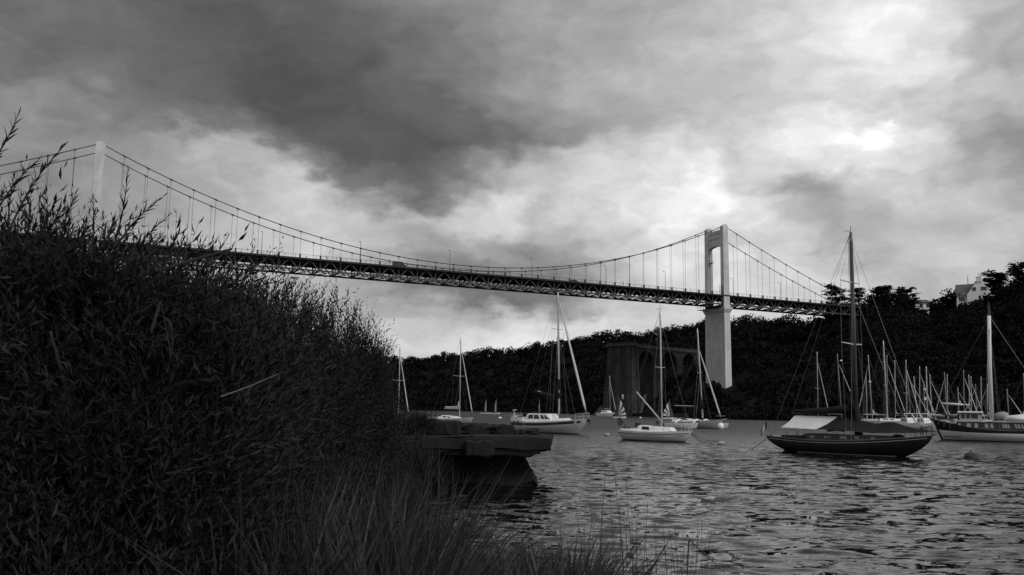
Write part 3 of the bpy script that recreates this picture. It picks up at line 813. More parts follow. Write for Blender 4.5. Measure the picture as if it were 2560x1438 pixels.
def vehicle(name, label, cat, x, y, L, Wd, H, body_m, van):
    t = empty(name, label, cat, on_deck(x, y), BR['ang'])
    w = Wd / 2
    if van: prof = [(0, .35), (0, H), (L * .68, H), (L * .82, H * .6), (L, H * .48), (L, .35)]
    else: prof = [(0, .3), (0, H * .58), (L * .07, H * .64), (L * .2, H), (L * .55, H), (L * .72, H * .62), (L * .97, H * .5), (L, .3)]
    n = len(prof); m = MB(); m.v = [(px_, -w, pz) for px_, pz in prof] + [(px_, w, pz) for px_, pz in prof]
    m.f = [tuple(range(n))[::-1], tuple(range(n, 2 * n))] + [(i, (i + 1) % n, n + (i + 1) % n, n + i) for i in range(n)]
    m.build('body', body_m, t)
    for s_ in (-1, 1):
        if van: m = MB().hexa([(L * .64, s_ * (w + .01), H * .6), (L * .8, s_ * (w + .01), H * .6), (L * .8, s_ * (w + .02), H * .6), (L * .64, s_ * (w + .02), H * .6)], [(L * .64, s_ * (w + .01), H * .9), (L * .72, s_ * (w + .01), H * .9), (L * .72, s_ * (w + .02), H * .9), (L * .64, s_ * (w + .02), H * .9)])
        else: m = MB().hexa([(L * .14, s_ * (w + .01), H * .64), (L * .68, s_ * (w + .01), H * .64), (L * .68, s_ * (w + .02), H * .64), (L * .14, s_ * (w + .02), H * .64)], [(L * .23, s_ * (w + .01), H * .95), (L * .54, s_ * (w + .01), H * .95), (L * .54, s_ * (w + .02), H * .95), (L * .23, s_ * (w + .02), H * .95)])
        m.build('side_window', 'glass', t)
    wm = MB().tube([(0, -.12, 0), (0, .12, 0)], .33, 12).mesh('wheel', 'rubber')
    for px_ in (L * .18, L * .8):
        for s_ in (-1, 1): obj('wheel', wm, t, (px_, s_ * (w - .1), .33))
vehicle('delivery_van', 'dark box van driving across the bridge beneath the falling main cable', 'van', 97.5, 3.2, 4.7, 1.95, 2.35, 'dark_paint', True)
vehicle('passenger_car', 'dark car roof showing above the bridge edge right of the tall striped-sloop mast', 'car', 171.0, 3.4, 4.3, 1.75, 1.5, 'dark_paint', False)

def person(label, loc, rz=0.0, seated=False, height=1.72, group=None, lean=0.0, matn='cloth'):
    """one skinned body, hair and face tone as a child"""
    k = height / 1.72
    if not seated:
        J = {'pelvis': (0, 0, .92, .15), 'waist': (0, 0, 1.08, .13), 'chest': (0, 0, 1.30, .155), 'neck': (0, 0, 1.47, .055), 'head': (0, .02, 1.56, .085), 'crown': (0, .02, 1.66, .085),
             'shl': (-.17, 0, 1.40, .06), 'ell': (-.22, -.02, 1.14, .045), 'hal': (-.2, .08, .90, .035), 'shr': (.17, 0, 1.40, .06), 'elr': (.22, -.04, 1.14, .045), 'har': (.2, .06, .90, .035),
             'hil': (-.09, 0, .86, .10), 'knl': (-.1, .12, .48, .07), 'anl': (-.1, .06, .08, .05), 'tol': (-.1, .2, .04, .045), 'hir': (.09, 0, .86, .10), 'knr': (.1, -.02, .48, .07), 'anr': (.1, -.2, .1, .05), 'tor': (.1, -.08, .04, .045)}
    else:
        J = {'pelvis': (0, 0, .12, .15), 'waist': (0, .02 + lean * .2, .28, .13), 'chest': (0, .04 + lean * .5, .50, .155), 'neck': (0, .05 + lean * .8, .67, .055), 'head': (0, .08 + lean * .9, .76, .085), 'crown': (0, .09 + lean, .86, .085),
             'shl': (-.17, .04 + lean * .6, .60, .06), 'ell': (-.22, .2, .38, .045), 'hal': (-.14, .4, .34, .035), 'shr': (.17, .04 + lean * .6, .60, .06), 'elr': (.22, .18, .38, .045), 'har': (.16, .4, .32, .035),
             'hil': (-.1, .06, .12, .10), 'knl': (-.12, .46, .2, .07), 'anl': (-.12, .6, -.16, .05), 'tol': (-.12, .74, -.2, .045), 'hir': (.1, .06, .12, .10), 'knr': (.12, .46, .2, .07), 'anr': (.12, .6, -.16, .05), 'tor': (.12, .74, -.2, .045)}
    E_ = [('pelvis', 'waist'), ('waist', 'chest'), ('chest', 'neck'), ('neck', 'head'), ('head', 'crown'), ('chest', 'shl'), ('shl', 'ell'), ('ell', 'hal'), ('chest', 'shr'), ('shr', 'elr'), ('elr', 'har'),
          ('pelvis', 'hil'), ('hil', 'knl'), ('knl', 'anl'), ('anl', 'tol'), ('pelvis', 'hir'), ('hir', 'knr'), ('knr', 'anr'), ('anr', 'tor')]
    names = list(J); me = bpy.data.meshes.new('person')
    me.from_pydata([tuple(c * k for c in J[n][:3]) for n in names], [(names.index(a), names.index(b)) for a, b in E_], [])
    me.materials.append(MT[matn])
    o = obj('person', me, None, loc, (0, 0, rz)); tag(o, label, 'person', group)
    md = o.modifiers.new('skin', 'SKIN')
    for i, n in enumerate(names): me.skin_vertices[0].data[i].radius = (J[n][3] * k, J[n][3] * k)
    me.skin_vertices[0].data[0].use_root = True
    sb = o.modifiers.new('smooth', 'SUBSURF'); sb.levels = 1; sb.render_levels = 1
    hd = J['crown']; MB().ball((hd[0] * k, (hd[1] - .02) * k, (hd[2] + .01) * k), (.095 * k, .11 * k, .09 * k), 8, 5).build('hair', 'dark_paint', o, True)
    return o
for x, lb, hgt in ((193.6, 'walker in dark clothes on the bridge, taller one of the pair', 1.8), (196.4, 'walker in dark clothes on the bridge, the smaller one following to the right', 1.62)):
    person(lb, on_deck(x, -.4, DZ), BR['ang'] - math.pi / 2, False, hgt, 'people walking on the bridge')

# ================================================================== RUINED VIADUCT of the old bridge
VA = at(1577, 1030, 388); VA[2] = 0.0
VB = at(1742, 1030, 424); VB[2] = 0.0
vdir = (VB - VA)[:2]; VL = float(np.hypot(*vdir)); vang = math.atan2(vdir[1], vdir[0])
via = empty('ruined_viaduct', 'dark stone abutment with tall blind arches left from an older bridge', 'viaduct', (VA[0], VA[1], 0), vang)
def vx(px):  # local x along the arcaded face for a photo column
    best = min(np.linspace(-12, VL + 12, 500), key=lambda s_: abs(proj((VA[0] + vdir[0] / VL * s_, VA[1] + vdir[1] / VL * s_, 12))[0] - px)); return float(best)
def vz(px, py):
    s_ = vx(px); P0 = (VA[0] + vdir[0] / VL * s_, VA[1] + vdir[1] / VL * s_)
    zz = np.linspace(0, 45, 300); return float(zz[np.argmin([abs(proj((P0[0], P0[1], z))[1] - py) for z in zz])])
VTOP = vz(1600, 862); VD = 11.5
# arcaded wall
def arch_wall(x0, x1, arches, top, depth, y0=0.0):
    xs_ = sorted(set(list(np.linspace(x0, x1, 60)) + [a for A in arches for a in np.linspace(A[0], A[1], 17)]))
    def zb(x, side):
        for a, b, zs in arches:
            if (a < x < b) or (x == a and side > 0) or (x == b and side < 0):
                r = (b - a) / 2; return zs + math.sqrt(max(0, r * r - (x - (a + b) / 2) ** 2))
        return -1.0
    m = MB()
    for i in range(len(xs_) - 1):
        a, b = xs_[i], xs_[i + 1]; za, zb_ = zb(a, 1), zb(b, -1)
        m.hexa([(a, y0, za), (b, y0, zb_), (b, y0 + depth, zb_), (a, y0 + depth, za)], [(a, y0, top), (b, y0, top), (b, y0 + depth, top), (a, y0 + depth, top)])
    return m
def arch_px(pa, pb, ptop):
    a, b = vx(pa), vx(pb); zt = vz((pa + pb) / 2, ptop); return (a, b, zt - (b - a) / 2)
A1 = arch_px(1596, 1634, 877); A2 = arch_px(1655, 1693, 880); A3 = arch_px(1708, 1738, 884)
arch_wall(vx(1580), vx(1752), [A1, A2, A3], VTOP - 1.2, VD).build('arcade_wall', 'stone', via)
for A in (A1, A2, A3):                                  # rings of voussoirs
    ring = MB(); r0 = (A[1] - A[0]) / 2; c = (A[0] + A[1]) / 2; n = 13
    for k in range(n):
        t0, t1 = math.pi * k / n + .02, math.pi * (k + 1) / n - .02
        q = lambda r, t, y: (c + r * math.cos(t), y, A[2] + r * math.sin(t))
        ring.add([q(r0, t0, -.12), q(r0 + .9, t0, -.12), q(r0 + .9, t1, -.12), q(r0, t1, -.12), q(r0, t0, .1), q(r0 + .9, t0, .1), q(r0 + .9, t1, .1), q(r0, t1, .1)],
                 [(0, 1, 2, 3), (7, 6, 5, 4), (0, 4, 5, 1), (1, 5, 6, 2), (2, 6, 7, 3), (3, 7, 4, 0)])
    ring.build('arch_ring', 'stone', via)
for xa, xb in ((A1[1], A2[0]), (A2[1], A3[0])):          # impost bands on the piers
    MB().box(((xa + xb) / 2, -.1, A1[2] - .3), (xb - xa + .3, .5, .6)).build('impost', 'stone_pale', via)
# coping
MB().box(((vx(1577) + vx(1752)) / 2, VD / 2, VTOP - .75), (vx(1752) - vx(1577), VD + 1.0, .9)).build('coping', 'stone_pale', via)
dent = MB().box((0, -.35, VTOP - 1.45), (.45, .5, .5)).mesh('corbel', 'stone')
for x in np.arange(vx(1579), vx(1750), 1.15): obj('corbel', dent, via, (float(x), 0, 0))
MB().box(((vx(1577) + vx(1752)) / 2, .15, VTOP), (vx(1752) - vx(1577), .4, .7)).build('parapet', 'stone', via)
# river pier: battered end of the wall, its narrow end face with pilasters turned to the left
zt = VTOP + .6; xa0, xa1 = -.6, vx(1590)
lo = [(xa0 - 2.6, -2.0, -1), (xa1 + 1.0, -2.0, -1), (xa1 + 1.0, VD + 2.2, -1), (xa0 - 2.6, VD + 2.2, -1)]
hi = [(xa0, -.7, zt - 1.4), (xa1, -.7, zt - 1.4), (xa1, VD + .7, zt - 1.4), (xa0, VD + .7, zt - 1.4)]
MB().hexa(lo, hi).build('river_pier', 'stone', via)
for f0, f1 in ((.04, .2), (.42, .58), (.8, .96)):        # on the end face
    q = lambda C_, f: C_[0][1] + f * (C_[3][1] - C_[0][1])
    MB().hexa([(lo[0][0] - .55, q(lo, f0), -1), (lo[0][0] + .3, q(lo, f0), -1), (lo[0][0] + .3, q(lo, f1), -1), (lo[0][0] - .55, q(lo, f1), -1)],
              [(hi[0][0] - .45, q(hi, f0), zt - 1.5), (hi[0][0] + .3, q(hi, f0), zt - 1.5), (hi[0][0] + .3, q(hi, f1), zt - 1.5), (hi[0][0] - .45, q(hi, f1), zt - 1.5)]).build('pilaster', 'stone', via)
for f0, f1 in ((.05, .3), (.72, .96)):                   # on the long face
    q = lambda C_, f: C_[0][0] + f * (C_[1][0] - C_[0][0])
    MB().hexa([(q(lo, f0), -2.5, -1), (q(lo, f1), -2.5, -1), (q(lo, f1), -1.9, -1), (q(lo, f0), -1.9, -1)], [(q(hi, f0), -1.15, zt - 1.5), (q(hi, f1), -1.15, zt - 1.5), (q(hi, f1), -.6, zt - 1.5), (q(hi, f0), -.6, zt - 1.5)]).build('pilaster', 'stone', via)
MB().box(((xa0 + xa1) / 2, VD / 2, zt - .9), (xa1 - xa0 + 1.5, VD + 2.9, 1.0)).build('coping', 'stone_pale', via)
MB().box(((xa0 + xa1) / 2, VD / 2, zt - .1), (xa1 - xa0 + .6, VD + 2.0, .7)).build('parapet', 'stone', via)
for k in range(1, 9):                                    # slightly proud string courses of larger stones
    f = k / 9; z = -1 + f * (zt - .4); ax = lo[0][0] + (hi[0][0] - lo[0][0]) * f; bx = lo[1][0] + (hi[1][0] - lo[1][0]) * f; ay = lo[0][1] + (hi[0][1] - lo[0][1]) * f; by = lo[3][1] + (hi[3][1] - lo[3][1]) * f
    MB().box(((ax + bx) / 2, (ay + by) / 2, z), (bx - ax + .16, by - ay + .16, .35)).build('string_course', 'stone', via)
MB().hexa([(xa0 - 6.0, VD - 4, -1), (xa0 + 1, VD - 4, -1), (xa0 + 1, VD + 7, -1), (xa0 - 6.0, VD + 6, -1)], [(xa0 - 4.2, VD - 1, 2.4), (xa0 - 1, VD - 1, 3.2), (xa0 - 1, VD + 4, 4.6), (xa0 - 4, VD + 4, 2.2)]).build('rubble_footing', 'stone', via)
m = MB(); a = (xa1 - 3.3, -4.6, .4); b = (xa1 + 3.4, -2.6, 9.5); m.bar(a, b, 1.3, .35); m.build('ramp_stair', 'stone_pale', via)
# river sign fixed low on the pier
sp = at(1557, 992, 379)
sg = empty('river_sign', 'small white navigation sign board on the foot of the ruined viaduct', 'sign', (sp[0], sp[1], sp[2] - 1.6), vang)
MB().box((0, 0, 1.9), (.9 * 1.25, .08, 1.35)).build('upper_panel', 'white2', sg); MB().box((0, 0, .85), (1.0, .08, .38)).build('lower_panel', 'white2', sg)
m = MB(); m.box((0, -.06, 2.48), (.95, .03, .08)); m.box((0, -.06, 1.32), (.95, .03, .08)); m.box((-.45, -.06, 1.9), (.08, .03, 1.1)); m.box((.45, -.06, 1.9), (.08, .03, 1.1)); m.bar((-.1, -.06, 1.55), (.15, -.06, 2.25), .03, .12); m.box((0, -.06, .85), (.7, .03, .12)); m.build('black_figure', 'dark_paint', sg)
MB().bar((0, .06, -3.5), (0, .06, 2.4), .12, .12).build('post', 'steel', sg)

# ================================================================== HOUSES
hp = at(2450, 750, 366)
house = empty('gabled_house', 'white two-storey house with slate roof, steep front gable and gable chimney on the hilltop', 'house', (hp[0], hp[1], hp[2] - 1.2), math.radians(-20))
GW, GL, EH, RH = 9.6, 9.0, 3.6, 9.3       # the gable faces -y (towards the river); a wing with its roof slope to the river adjoins on the left
m = MB()
for y in (0, GL):
    b_ = len(m.v); m.v += [(-GW / 2, y, -3), (GW / 2, y, -3), (GW / 2, y, EH), (.8, y, RH), (-.8, y, RH), (-GW / 2, y, EH)]; m.f.append(tuple(range(b_, b_ + 6)) if y == 0 else tuple(range(b_, b_ + 6))[::-1])
m.f += [(0, 6, 11, 5), (1, 2, 8, 7)]
m.box((-GW / 2 - 1.9, 4.4, .3), (3.8, 6.6, 6.4)); m.build('wall', 'house_wall', house)
rf = MB()
for s_ in (-1, 1):
    rf.add([(s_ * (GW / 2 + .5), .25, EH - .6), (s_ * .5, .25, RH + .25), (s_ * .5, GL + .3, RH + .25), (s_ * (GW / 2 + .5), GL + .3, EH - .6),
            (s_ * (GW / 2 + .5), .25, EH - .35), (s_ * .5, .25, RH + .5), (s_ * .5, GL + .3, RH + .5), (s_ * (GW / 2 + .5), GL + .3, EH - .35)],
           [(0, 1, 2, 3), (7, 6, 5, 4), (0, 4, 5, 1), (1, 5, 6, 2), (2, 6, 7, 3), (3, 7, 4, 0)])
rf.box((0, GL / 2 + .3, RH + .33), (1.3, GL, .3))
rf.hexa([(-GW / 2 - 4.1, .6, 3.3), (-.6, .6, 3.3), (-.6, 8.2, 3.3), (-GW / 2 - 4.1, 8.2, 3.3)], [(-GW / 2 - 3.6, 4.1, 8.4), (-.6, 4.1, 8.7), (-.6, 4.6, 8.7), (-GW / 2 - 3.6, 4.6, 8.4)])
roof = rf.build('roof', 'house_roof', house)
MB().box((0, .2, RH + .6), (2.0, 1.0, 2.0)).box((0, .2, RH + 1.7), (2.2, 1.2, .2)).build('chimney', 'house_wall', house)
def window(parent, c, w, hgt, panes=2):
    o = MB().box(c, (w + .3, .1, hgt + .3)).build('window', 'white2', parent)
    for k in range(panes):
        MB().box((c[0] - w / 2 + w * (k + .5) / panes, c[1] - .06, c[2]), (w / panes - .1, .06, hgt - .05)).build('pane', 'glass', o)
window(house, (-2.0, -.05, 5.9), 1.5, 1.5); window(house, (1.7, -.05, 6.0), 2.2, 1.5, 3)
window(house, (2.4, -.05, 1.9), 2.4, 2.2, 3); window(house, (-1.0, -.05, .9), 2.2, 1.2)
window(house, (-GW / 2 - 1.9, 1.04, 1.9), 2.2, 1.9, 3)
MB().tube([(-3.6, 4.3, RH - 1.2), (-3.6, 4.3, RH + 1.6), (-3.6, 4.3, RH + 3.4)], [.12, .12, .03], 5).build('flue_mast', 'steel', house)
m = MB().tube([(.2, .3, RH + 1.8), (.2, .3, RH + 3.2)], .03, 4)
for k in range(3): m.bar((-.4, .3, RH + 2.6 + .25 * k), (.8, .3, RH + 2.6 + .25 * k), .03, .03)
m.build('aerial', 'steel', house)
bp_ = at(2310, 770, 398)
bung = empty('low_bungalow', 'low white bungalow with two dark windows half hidden among the hilltop trees', 'house', tuple(bp_ - (0, 0, .3)), math.radians(-2))
MB().box((0, 2.5, 1.2), (7.8, 5, 3.2)).build('wall', 'house_wall', bung)
m = MB(); m.hexa([(-4.4, -.7, 2.8), (4.4, -.7, 2.8), (4.4, 5.7, 2.8), (-4.4, 5.7, 2.8)], [(-2.2, 2.0, 4.3), (2.2, 2.0, 4.3), (2.2, 3.0, 4.3), (-2.2, 3.0, 4.3)]); m.build('roof', 'house_roof', bung)
window(bung, (-1.2, -.05, 1.3), 1.5, 1.9); window(bung, (2.2, -.05, 1.4), 2.2, 1.7, 3)

# ================================================================== BROKEN CONCRETE PIER near the shore
pier = empty('broken_pier', 'dark broken concrete landing stage jutting from the near bank over the water', 'pier', (0, 34, 0), 0)
def pxw(px, Y): return X_at(px, Y, 1.6)
def rough_box(name, lo, hi, m_, parent, jitter=.03, seg=6):
    """box with uneven faces: lo/hi corners -> subdivided and nudged"""
    bm = bmesh.new(); mb = MB().hexa(lo, hi)
    vs = [bm.verts.new(v) for v in mb.v]
    for f in mb.f: bm.faces.new([vs[i] for i in f])
    bm.normal_update()
    bmesh.ops.bevel(bm, geom=list(bm.edges), offset=.05, segments=1, affect='EDGES')
    bmesh.ops.subdivide_edges(bm, edges=[e for e in bm.edges if e.calc_length() > .5], cuts=seg, use_grid_fill=True)
    for v in bm.verts:
        c = v.co; k = math.sin(c.x * 5.1 + c.z * 3) * math.cos(c.y * 4.3 + c.z * 7.7)
        v.co += Vector((rng.normal(), rng.normal(), rng.normal() * .7)) * jitter * .8 + Vector((k * .5, k, k * .8)) * jitter * 1.3
    me = bpy.data.meshes.new(name); bm.to_mesh(me); bm.free(); me.materials.append(MT[m_]); return obj(name, me, parent)
xr = pxw(1377, 34); xl = pxw(1095, 34) - 2
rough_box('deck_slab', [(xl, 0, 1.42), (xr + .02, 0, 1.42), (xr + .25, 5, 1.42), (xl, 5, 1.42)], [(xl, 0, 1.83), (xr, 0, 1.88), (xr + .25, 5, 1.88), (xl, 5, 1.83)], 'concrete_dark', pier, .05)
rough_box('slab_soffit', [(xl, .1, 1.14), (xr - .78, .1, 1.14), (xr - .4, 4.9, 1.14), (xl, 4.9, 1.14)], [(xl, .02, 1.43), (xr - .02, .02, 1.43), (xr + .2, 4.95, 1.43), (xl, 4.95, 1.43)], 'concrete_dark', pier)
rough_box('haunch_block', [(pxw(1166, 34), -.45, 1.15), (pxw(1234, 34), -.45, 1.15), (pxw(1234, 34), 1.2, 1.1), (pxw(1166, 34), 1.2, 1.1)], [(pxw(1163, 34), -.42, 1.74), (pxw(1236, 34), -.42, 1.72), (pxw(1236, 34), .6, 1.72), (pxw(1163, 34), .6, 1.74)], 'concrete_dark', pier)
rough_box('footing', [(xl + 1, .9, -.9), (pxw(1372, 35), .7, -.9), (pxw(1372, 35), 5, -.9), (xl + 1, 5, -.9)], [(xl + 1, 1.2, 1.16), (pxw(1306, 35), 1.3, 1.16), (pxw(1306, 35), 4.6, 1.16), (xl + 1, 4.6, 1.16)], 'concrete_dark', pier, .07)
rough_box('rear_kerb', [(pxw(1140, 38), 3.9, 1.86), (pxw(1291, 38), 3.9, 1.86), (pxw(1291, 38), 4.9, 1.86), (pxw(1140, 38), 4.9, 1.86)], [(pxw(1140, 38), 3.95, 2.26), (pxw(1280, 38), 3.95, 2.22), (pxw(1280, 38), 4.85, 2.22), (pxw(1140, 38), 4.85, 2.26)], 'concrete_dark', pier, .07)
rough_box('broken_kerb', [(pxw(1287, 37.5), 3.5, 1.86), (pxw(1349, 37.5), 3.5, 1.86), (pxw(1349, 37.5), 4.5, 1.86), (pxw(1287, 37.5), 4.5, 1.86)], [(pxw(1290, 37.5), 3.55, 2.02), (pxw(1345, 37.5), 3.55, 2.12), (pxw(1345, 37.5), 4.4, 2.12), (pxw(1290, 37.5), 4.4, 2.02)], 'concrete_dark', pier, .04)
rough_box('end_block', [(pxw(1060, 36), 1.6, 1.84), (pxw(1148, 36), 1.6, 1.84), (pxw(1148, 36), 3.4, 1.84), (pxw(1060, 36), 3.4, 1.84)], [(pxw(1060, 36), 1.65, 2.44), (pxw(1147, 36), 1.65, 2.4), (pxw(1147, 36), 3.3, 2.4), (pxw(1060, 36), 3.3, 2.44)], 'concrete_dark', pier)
for px_ in (1176, 1183):
    MB().tube([(pxw(px_, 34.4), .5, 1.85), (pxw(px_, 34.4), .5, 1.98)], .035, 6).build('anchor_bolt', 'steel', pier)
# ================================================================== BOATS
def boat_root(name, label, cat, pxs, ds, pxb, db, z=1.0, group=None):
    """empty midway between stern (px, depth) and bow (px, depth); local x runs stern -> bow, origin amidships on the waterline"""
    a = np.array([X_at(pxs, ds, z), ds]); b = np.array([X_at(pxb, db, z), db]); L = float(np.hypot(*(b - a))); c = (a + b) / 2
    t = empty(name, label, cat, (c[0], c[1], 0), math.atan2(b[1] - a[1], b[0] - a[0]), group)
    return t, L
def make_lx(root, L, z=1.3):
    """photo column -> local x along the boat"""
    c, s_, o = math.cos(root.rotation_euler.z), math.sin(root.rotation_euler.z), root.location
    q = np.linspace(-.75 * L, .75 * L, 300); p = [proj((o[0] + c * k, o[1] + s_ * k, z))[0] for k in q]
    if p[0] > p[-1]: q, p = q[::-1], p[::-1]
    return lambda px: float(np.interp(px, p, q))
class Hull:
    def __init__(s, L, B, fs, fm, fb, sov, bov, tw=.7, draft=.4, tm=.45, pov=1.5, full=2.4, sheer_t=.42):
        s.__dict__.update(L=L, B=B, fs=fs, fm=fm, fb=fb, sov=sov, bov=bov, tw=tw, draft=draft, tm=tm, pov=pov, full=full, st=sheer_t)
    def zs(s, t):
        a, b, c = s.fs, s.fm, s.fb; m = s.st
        return a * (t - m) * (t - 1) / (m) + b * t * (t - 1) / (m * (m - 1)) + c * t * (t - m) / (1 - m)
    def hb(s, t):
        if t < s.tm: return s.B / 2 * (s.tw + (1 - s.tw) * math.sin(math.pi / 2 * t / s.tm) ** .9)
        return s.B / 2 * max(.012, math.cos(math.pi / 2 * ((t - s.tm) / (1 - s.tm)) ** 1.25) ** .85)
    def P(s, t, v, side, off=0.0):
        z0 = s.zs(t); z = z0 * (1 - v) - s.draft * v
        xs_ = t * s.L; xb = s.sov + t * (s.L - s.sov - s.bov); x = xs_ + (xb - xs_) * v ** s.pov
        y = s.hb(t) * (1 - .97 * v ** s.full)
        return np.array([x - s.L / 2, side * (y + off), z])
    def vz(s, t, z): z0 = s.zs(t); return (z0 - z) / (z0 + s.draft)
    def build(s, root, m_hull, m_deck, nt=26, nv=9, rail=None):
        ts = np.linspace(0, 1, nt); m = MB()
        for side in (-1, 1):
            G = [[s.P(t, v, side) for v in np.linspace(0, 1, nv)] for t in ts]
            m.grid(G if side > 0 else G[::-1])
        tr = [s.P(0, v, -1) for v in np.linspace(0, 1, nv)]; tr2 = [s.P(0, v, 1) for v in np.linspace(0, 1, nv)]
        m.grid([tr, tr2])
        h = m.build('hull', m_hull, root, True)
        d = MB(); G = []
        for t in ts:
            a = s.P(t, 0.02, -1); b = s.P(t, 0.02, 1); c = (a + b) / 2 + (0, 0, .04 * s.hb(t))
            G.append([a, (a + c) / 2, c, (b + c) / 2, b])
        d.grid(G); d.build('deck', m_deck, root)
        if rail:
            r = MB()
            for side in (-1, 1): r.tube([s.P(t, 0, side, .01) + (0, 0, .02) for t in ts], .045, 5)
            r.build('gunwale', rail, root)
        return h
    def stripe(s, root, name, m_, z0f, z1f, t0=0.0, t1=1.0, n=24, off=.012):
        """painted band between two height functions (z as a function of t)"""
        m = MB()
        for side in (-1, 1):
            G = [[s.P(t, s.vz(t, z), side, off) for z in np.linspace(z0f(t), z1f(t), max(2, int(abs(z1f(.5) - z0f(.5)) / .1) + 1))] for t in np.linspace(t0, t1, n)]
            m.grid(G)
        return m.build(name, m_, root, True)
    def at_x(s, x):  # t of local x at the sheer
        return (x + s.L / 2) / s.L
def wire(root, name, pts, r=.014, m_='wire', sag=0.0, n=4):
    if sag and len(pts) == 2:
        a, b = np.array(pts[0], float), np.array(pts[1], float)
        pts = [a + (b - a) * f - np.array([0, 0, 4 * sag * f * (1 - f)]) for f in np.linspace(0, 1, 12)]
    return MB().tube(pts, r, n).build(name, m_, root)
def quadpt(A, B, C, D, u, v): return (np.array(A) * (1 - u) + np.array(B) * u) * (1 - v) + (np.array(D) * (1 - u) + np.array(C) * u) * v
def cabin(root, x0, x1, w0, w1, z0, h, sa, sf, m_, windows=(), tumble=.86, name='cabin', z0b=None, h2=None, frame='glass', rooftop=None):
    z0b = z0 if z0b is None else z0b; h2 = h if h2 is None else h2
    lo = [(x0, -w0 / 2, z0 - .1), (x1, -w1 / 2, z0b - .1), (x1, w1 / 2, z0b - .1), (x0, w0 / 2, z0 - .1)]
    hi = [(x0 + sa, -w0 / 2 * tumble, z0 + h), (x1 - sf, -w1 / 2 * tumble, z0b + h2), (x1 - sf, w1 / 2 * tumble, z0b + h2), (x0 + sa, w0 / 2 * tumble, z0 + h)]
    bm = bmesh.new(); mb = MB().hexa(lo, hi); vs = [bm.verts.new(v) for v in mb.v]
    for f in mb.f: bm.faces.new([vs[i] for i in f])
    bm.edges.ensure_lookup_table()
    top = [e for e in bm.edges if max(abs(v.co.z - (z0 - .1)) for v in e.verts) > .08]
    bmesh.ops.bevel(bm, geom=top, offset=min(.07, h * .25), segments=2, affect='EDGES')
    me = bpy.data.meshes.new(name); bm.to_mesh(me); bm.free(); me.materials.append(MT[m_]); c = obj(name, me, root)
    for (u0, u1, v0, v1) in windows:
        for side in (-1, 1):
            A, B, C, D = lo[0], lo[1], hi[1], hi[0]
            sl = .12 * (u1 - u0) * 0
            q = [quadpt(A, B, C, D, u, v) for (u, v) in ((u0, v0), (u1, v0), (u1 - .0, v1), (u0 + .0, v1))]
            q = [np.array((p[0], p[1] * -side if side > 0 else p[1], p[2])) for p in q]
            o = np.array((0, side * .015, .0)); q1 = [p + o * -0 for p in q]; q2 = [p + o * 1 for p in q]
            m = MB(); m.add([*(p - o * .5 for p in q), *q2], [(0, 1, 2, 3), (7, 6, 5, 4), (0, 4, 5, 1), (1, 5, 6, 2), (2, 6, 7, 3), (3, 7, 4, 0)])
            m.build('window', frame, c)
    return c
def sail_cover(root, p0, p1, r0, r1, m_, collar=None, name='sail_cover'):
    """furled sail under its cover along the boom from the mast (p0) to the boom end (p1), swept up at the mast"""
    p0 = np.array(p0, float); p1 = np.array(p1, float); pts, rad = [], []
    for f in np.linspace(0, 1, 12):
        pts.append(p0 + (p1 - p0) * f + (0, 0, .03 * math.sin(9 * f)))
        rad.append((r0 + (r1 - r0) * f) * (1 + .1 * math.sin(14 * f)))
    rad[-1] *= .4
    m = MB().tube(pts, rad, 8)
    if collar: m.tube([p0 + (-.05, 0, -r0 * .3), p0 + (-.12, 0, collar * .5), p0 + (-.02, 0, collar)], [r0 * 1.15, r0 * .8, .07], 8)
    return m.build(name, m_, root, True)
def rig(root, mx, z0, H, r, half, zsheer, bow, stern, m_='alu', spreaders=((.5, .9),), furled=True, boom=None, rake=0.0, wire_r=.014, cover=None, furl_frac=.88, boom_m=None, backstay=True, furl_m='sail_white', furl_r=None, antenna=True, spread_m=None):
    """H: masthead height above the water"""
    top = np.array((mx - rake, 0, H)); foot = np.array((mx, 0, z0))
    mast = MB().tube([foot, foot + (top - foot) * .6, foot + (top - foot) * .95, top], [r, r, r * .85, r * .62], 8).build('mast', m_, root, True)
    pt = lambda f: foot + (top - foot) * f
    tips = []
    for f, w in spreaders:
        for side in (-1, 1):
            q = pt(f) + np.array((-w * .12, side * w, w * .06)); MB().tube([pt(f), q], [max(.035, r * .4), max(.025, r * .25)], 5).build('spreader', spread_m or m_, root); tips.append((side, q))
    for side in (-1, 1):
        chain = np.array((mx - .15, side * half, zsheer)); mine = [q for s_, q in tips if s_ == side]
        wire(root, 'shroud', [chain] + mine + [pt(.985)], wire_r)
        if spreaders: wire(root, 'shroud', [chain + np.array((.35, 0, 0)), pt(spreaders[-1][0] - .01)], wire_r)
    if backstay and stern is not None: wire(root, 'backstay', [stern, top], wire_r)
    hd = pt(furl_frac)
    wire(root, 'forestay', [bow, hd], wire_r)
    if furled:
        a = np.array(bow, float); d = hd - a
        k = furl_r or r * .9
        MB().tube([a + d * .05, a + d * .1, a + d * .35, a + d * .7, a + d * .95], [k * .5, k, k * 1.05, k * .8, k * .35], 7).build('furled_jib', furl_m, root, True)
        MB().tube([a + d * .035, a + d * .05], [.12, .12], 8).build('furler_drum', 'dark_paint', root)
    if boom:
        bx, bz, bz2 = boom
        MB().tube([(mx - .1, 0, bz), (mx - bx, 0, bz2)], r * .62, 6).build('boom', boom_m or m_, root)
        wire(root, 'topping_lift', [(mx - bx, 0, bz2), top], wire_r * .8)
    if antenna:
        m = MB().bar(top, top + (0, 0, .45), .03, .03).bar(top + (-.02, 0, .08), top + (-.45, 0, .16), .03, .03); m.build('wind_vane', 'dark_paint', root)
    return mast
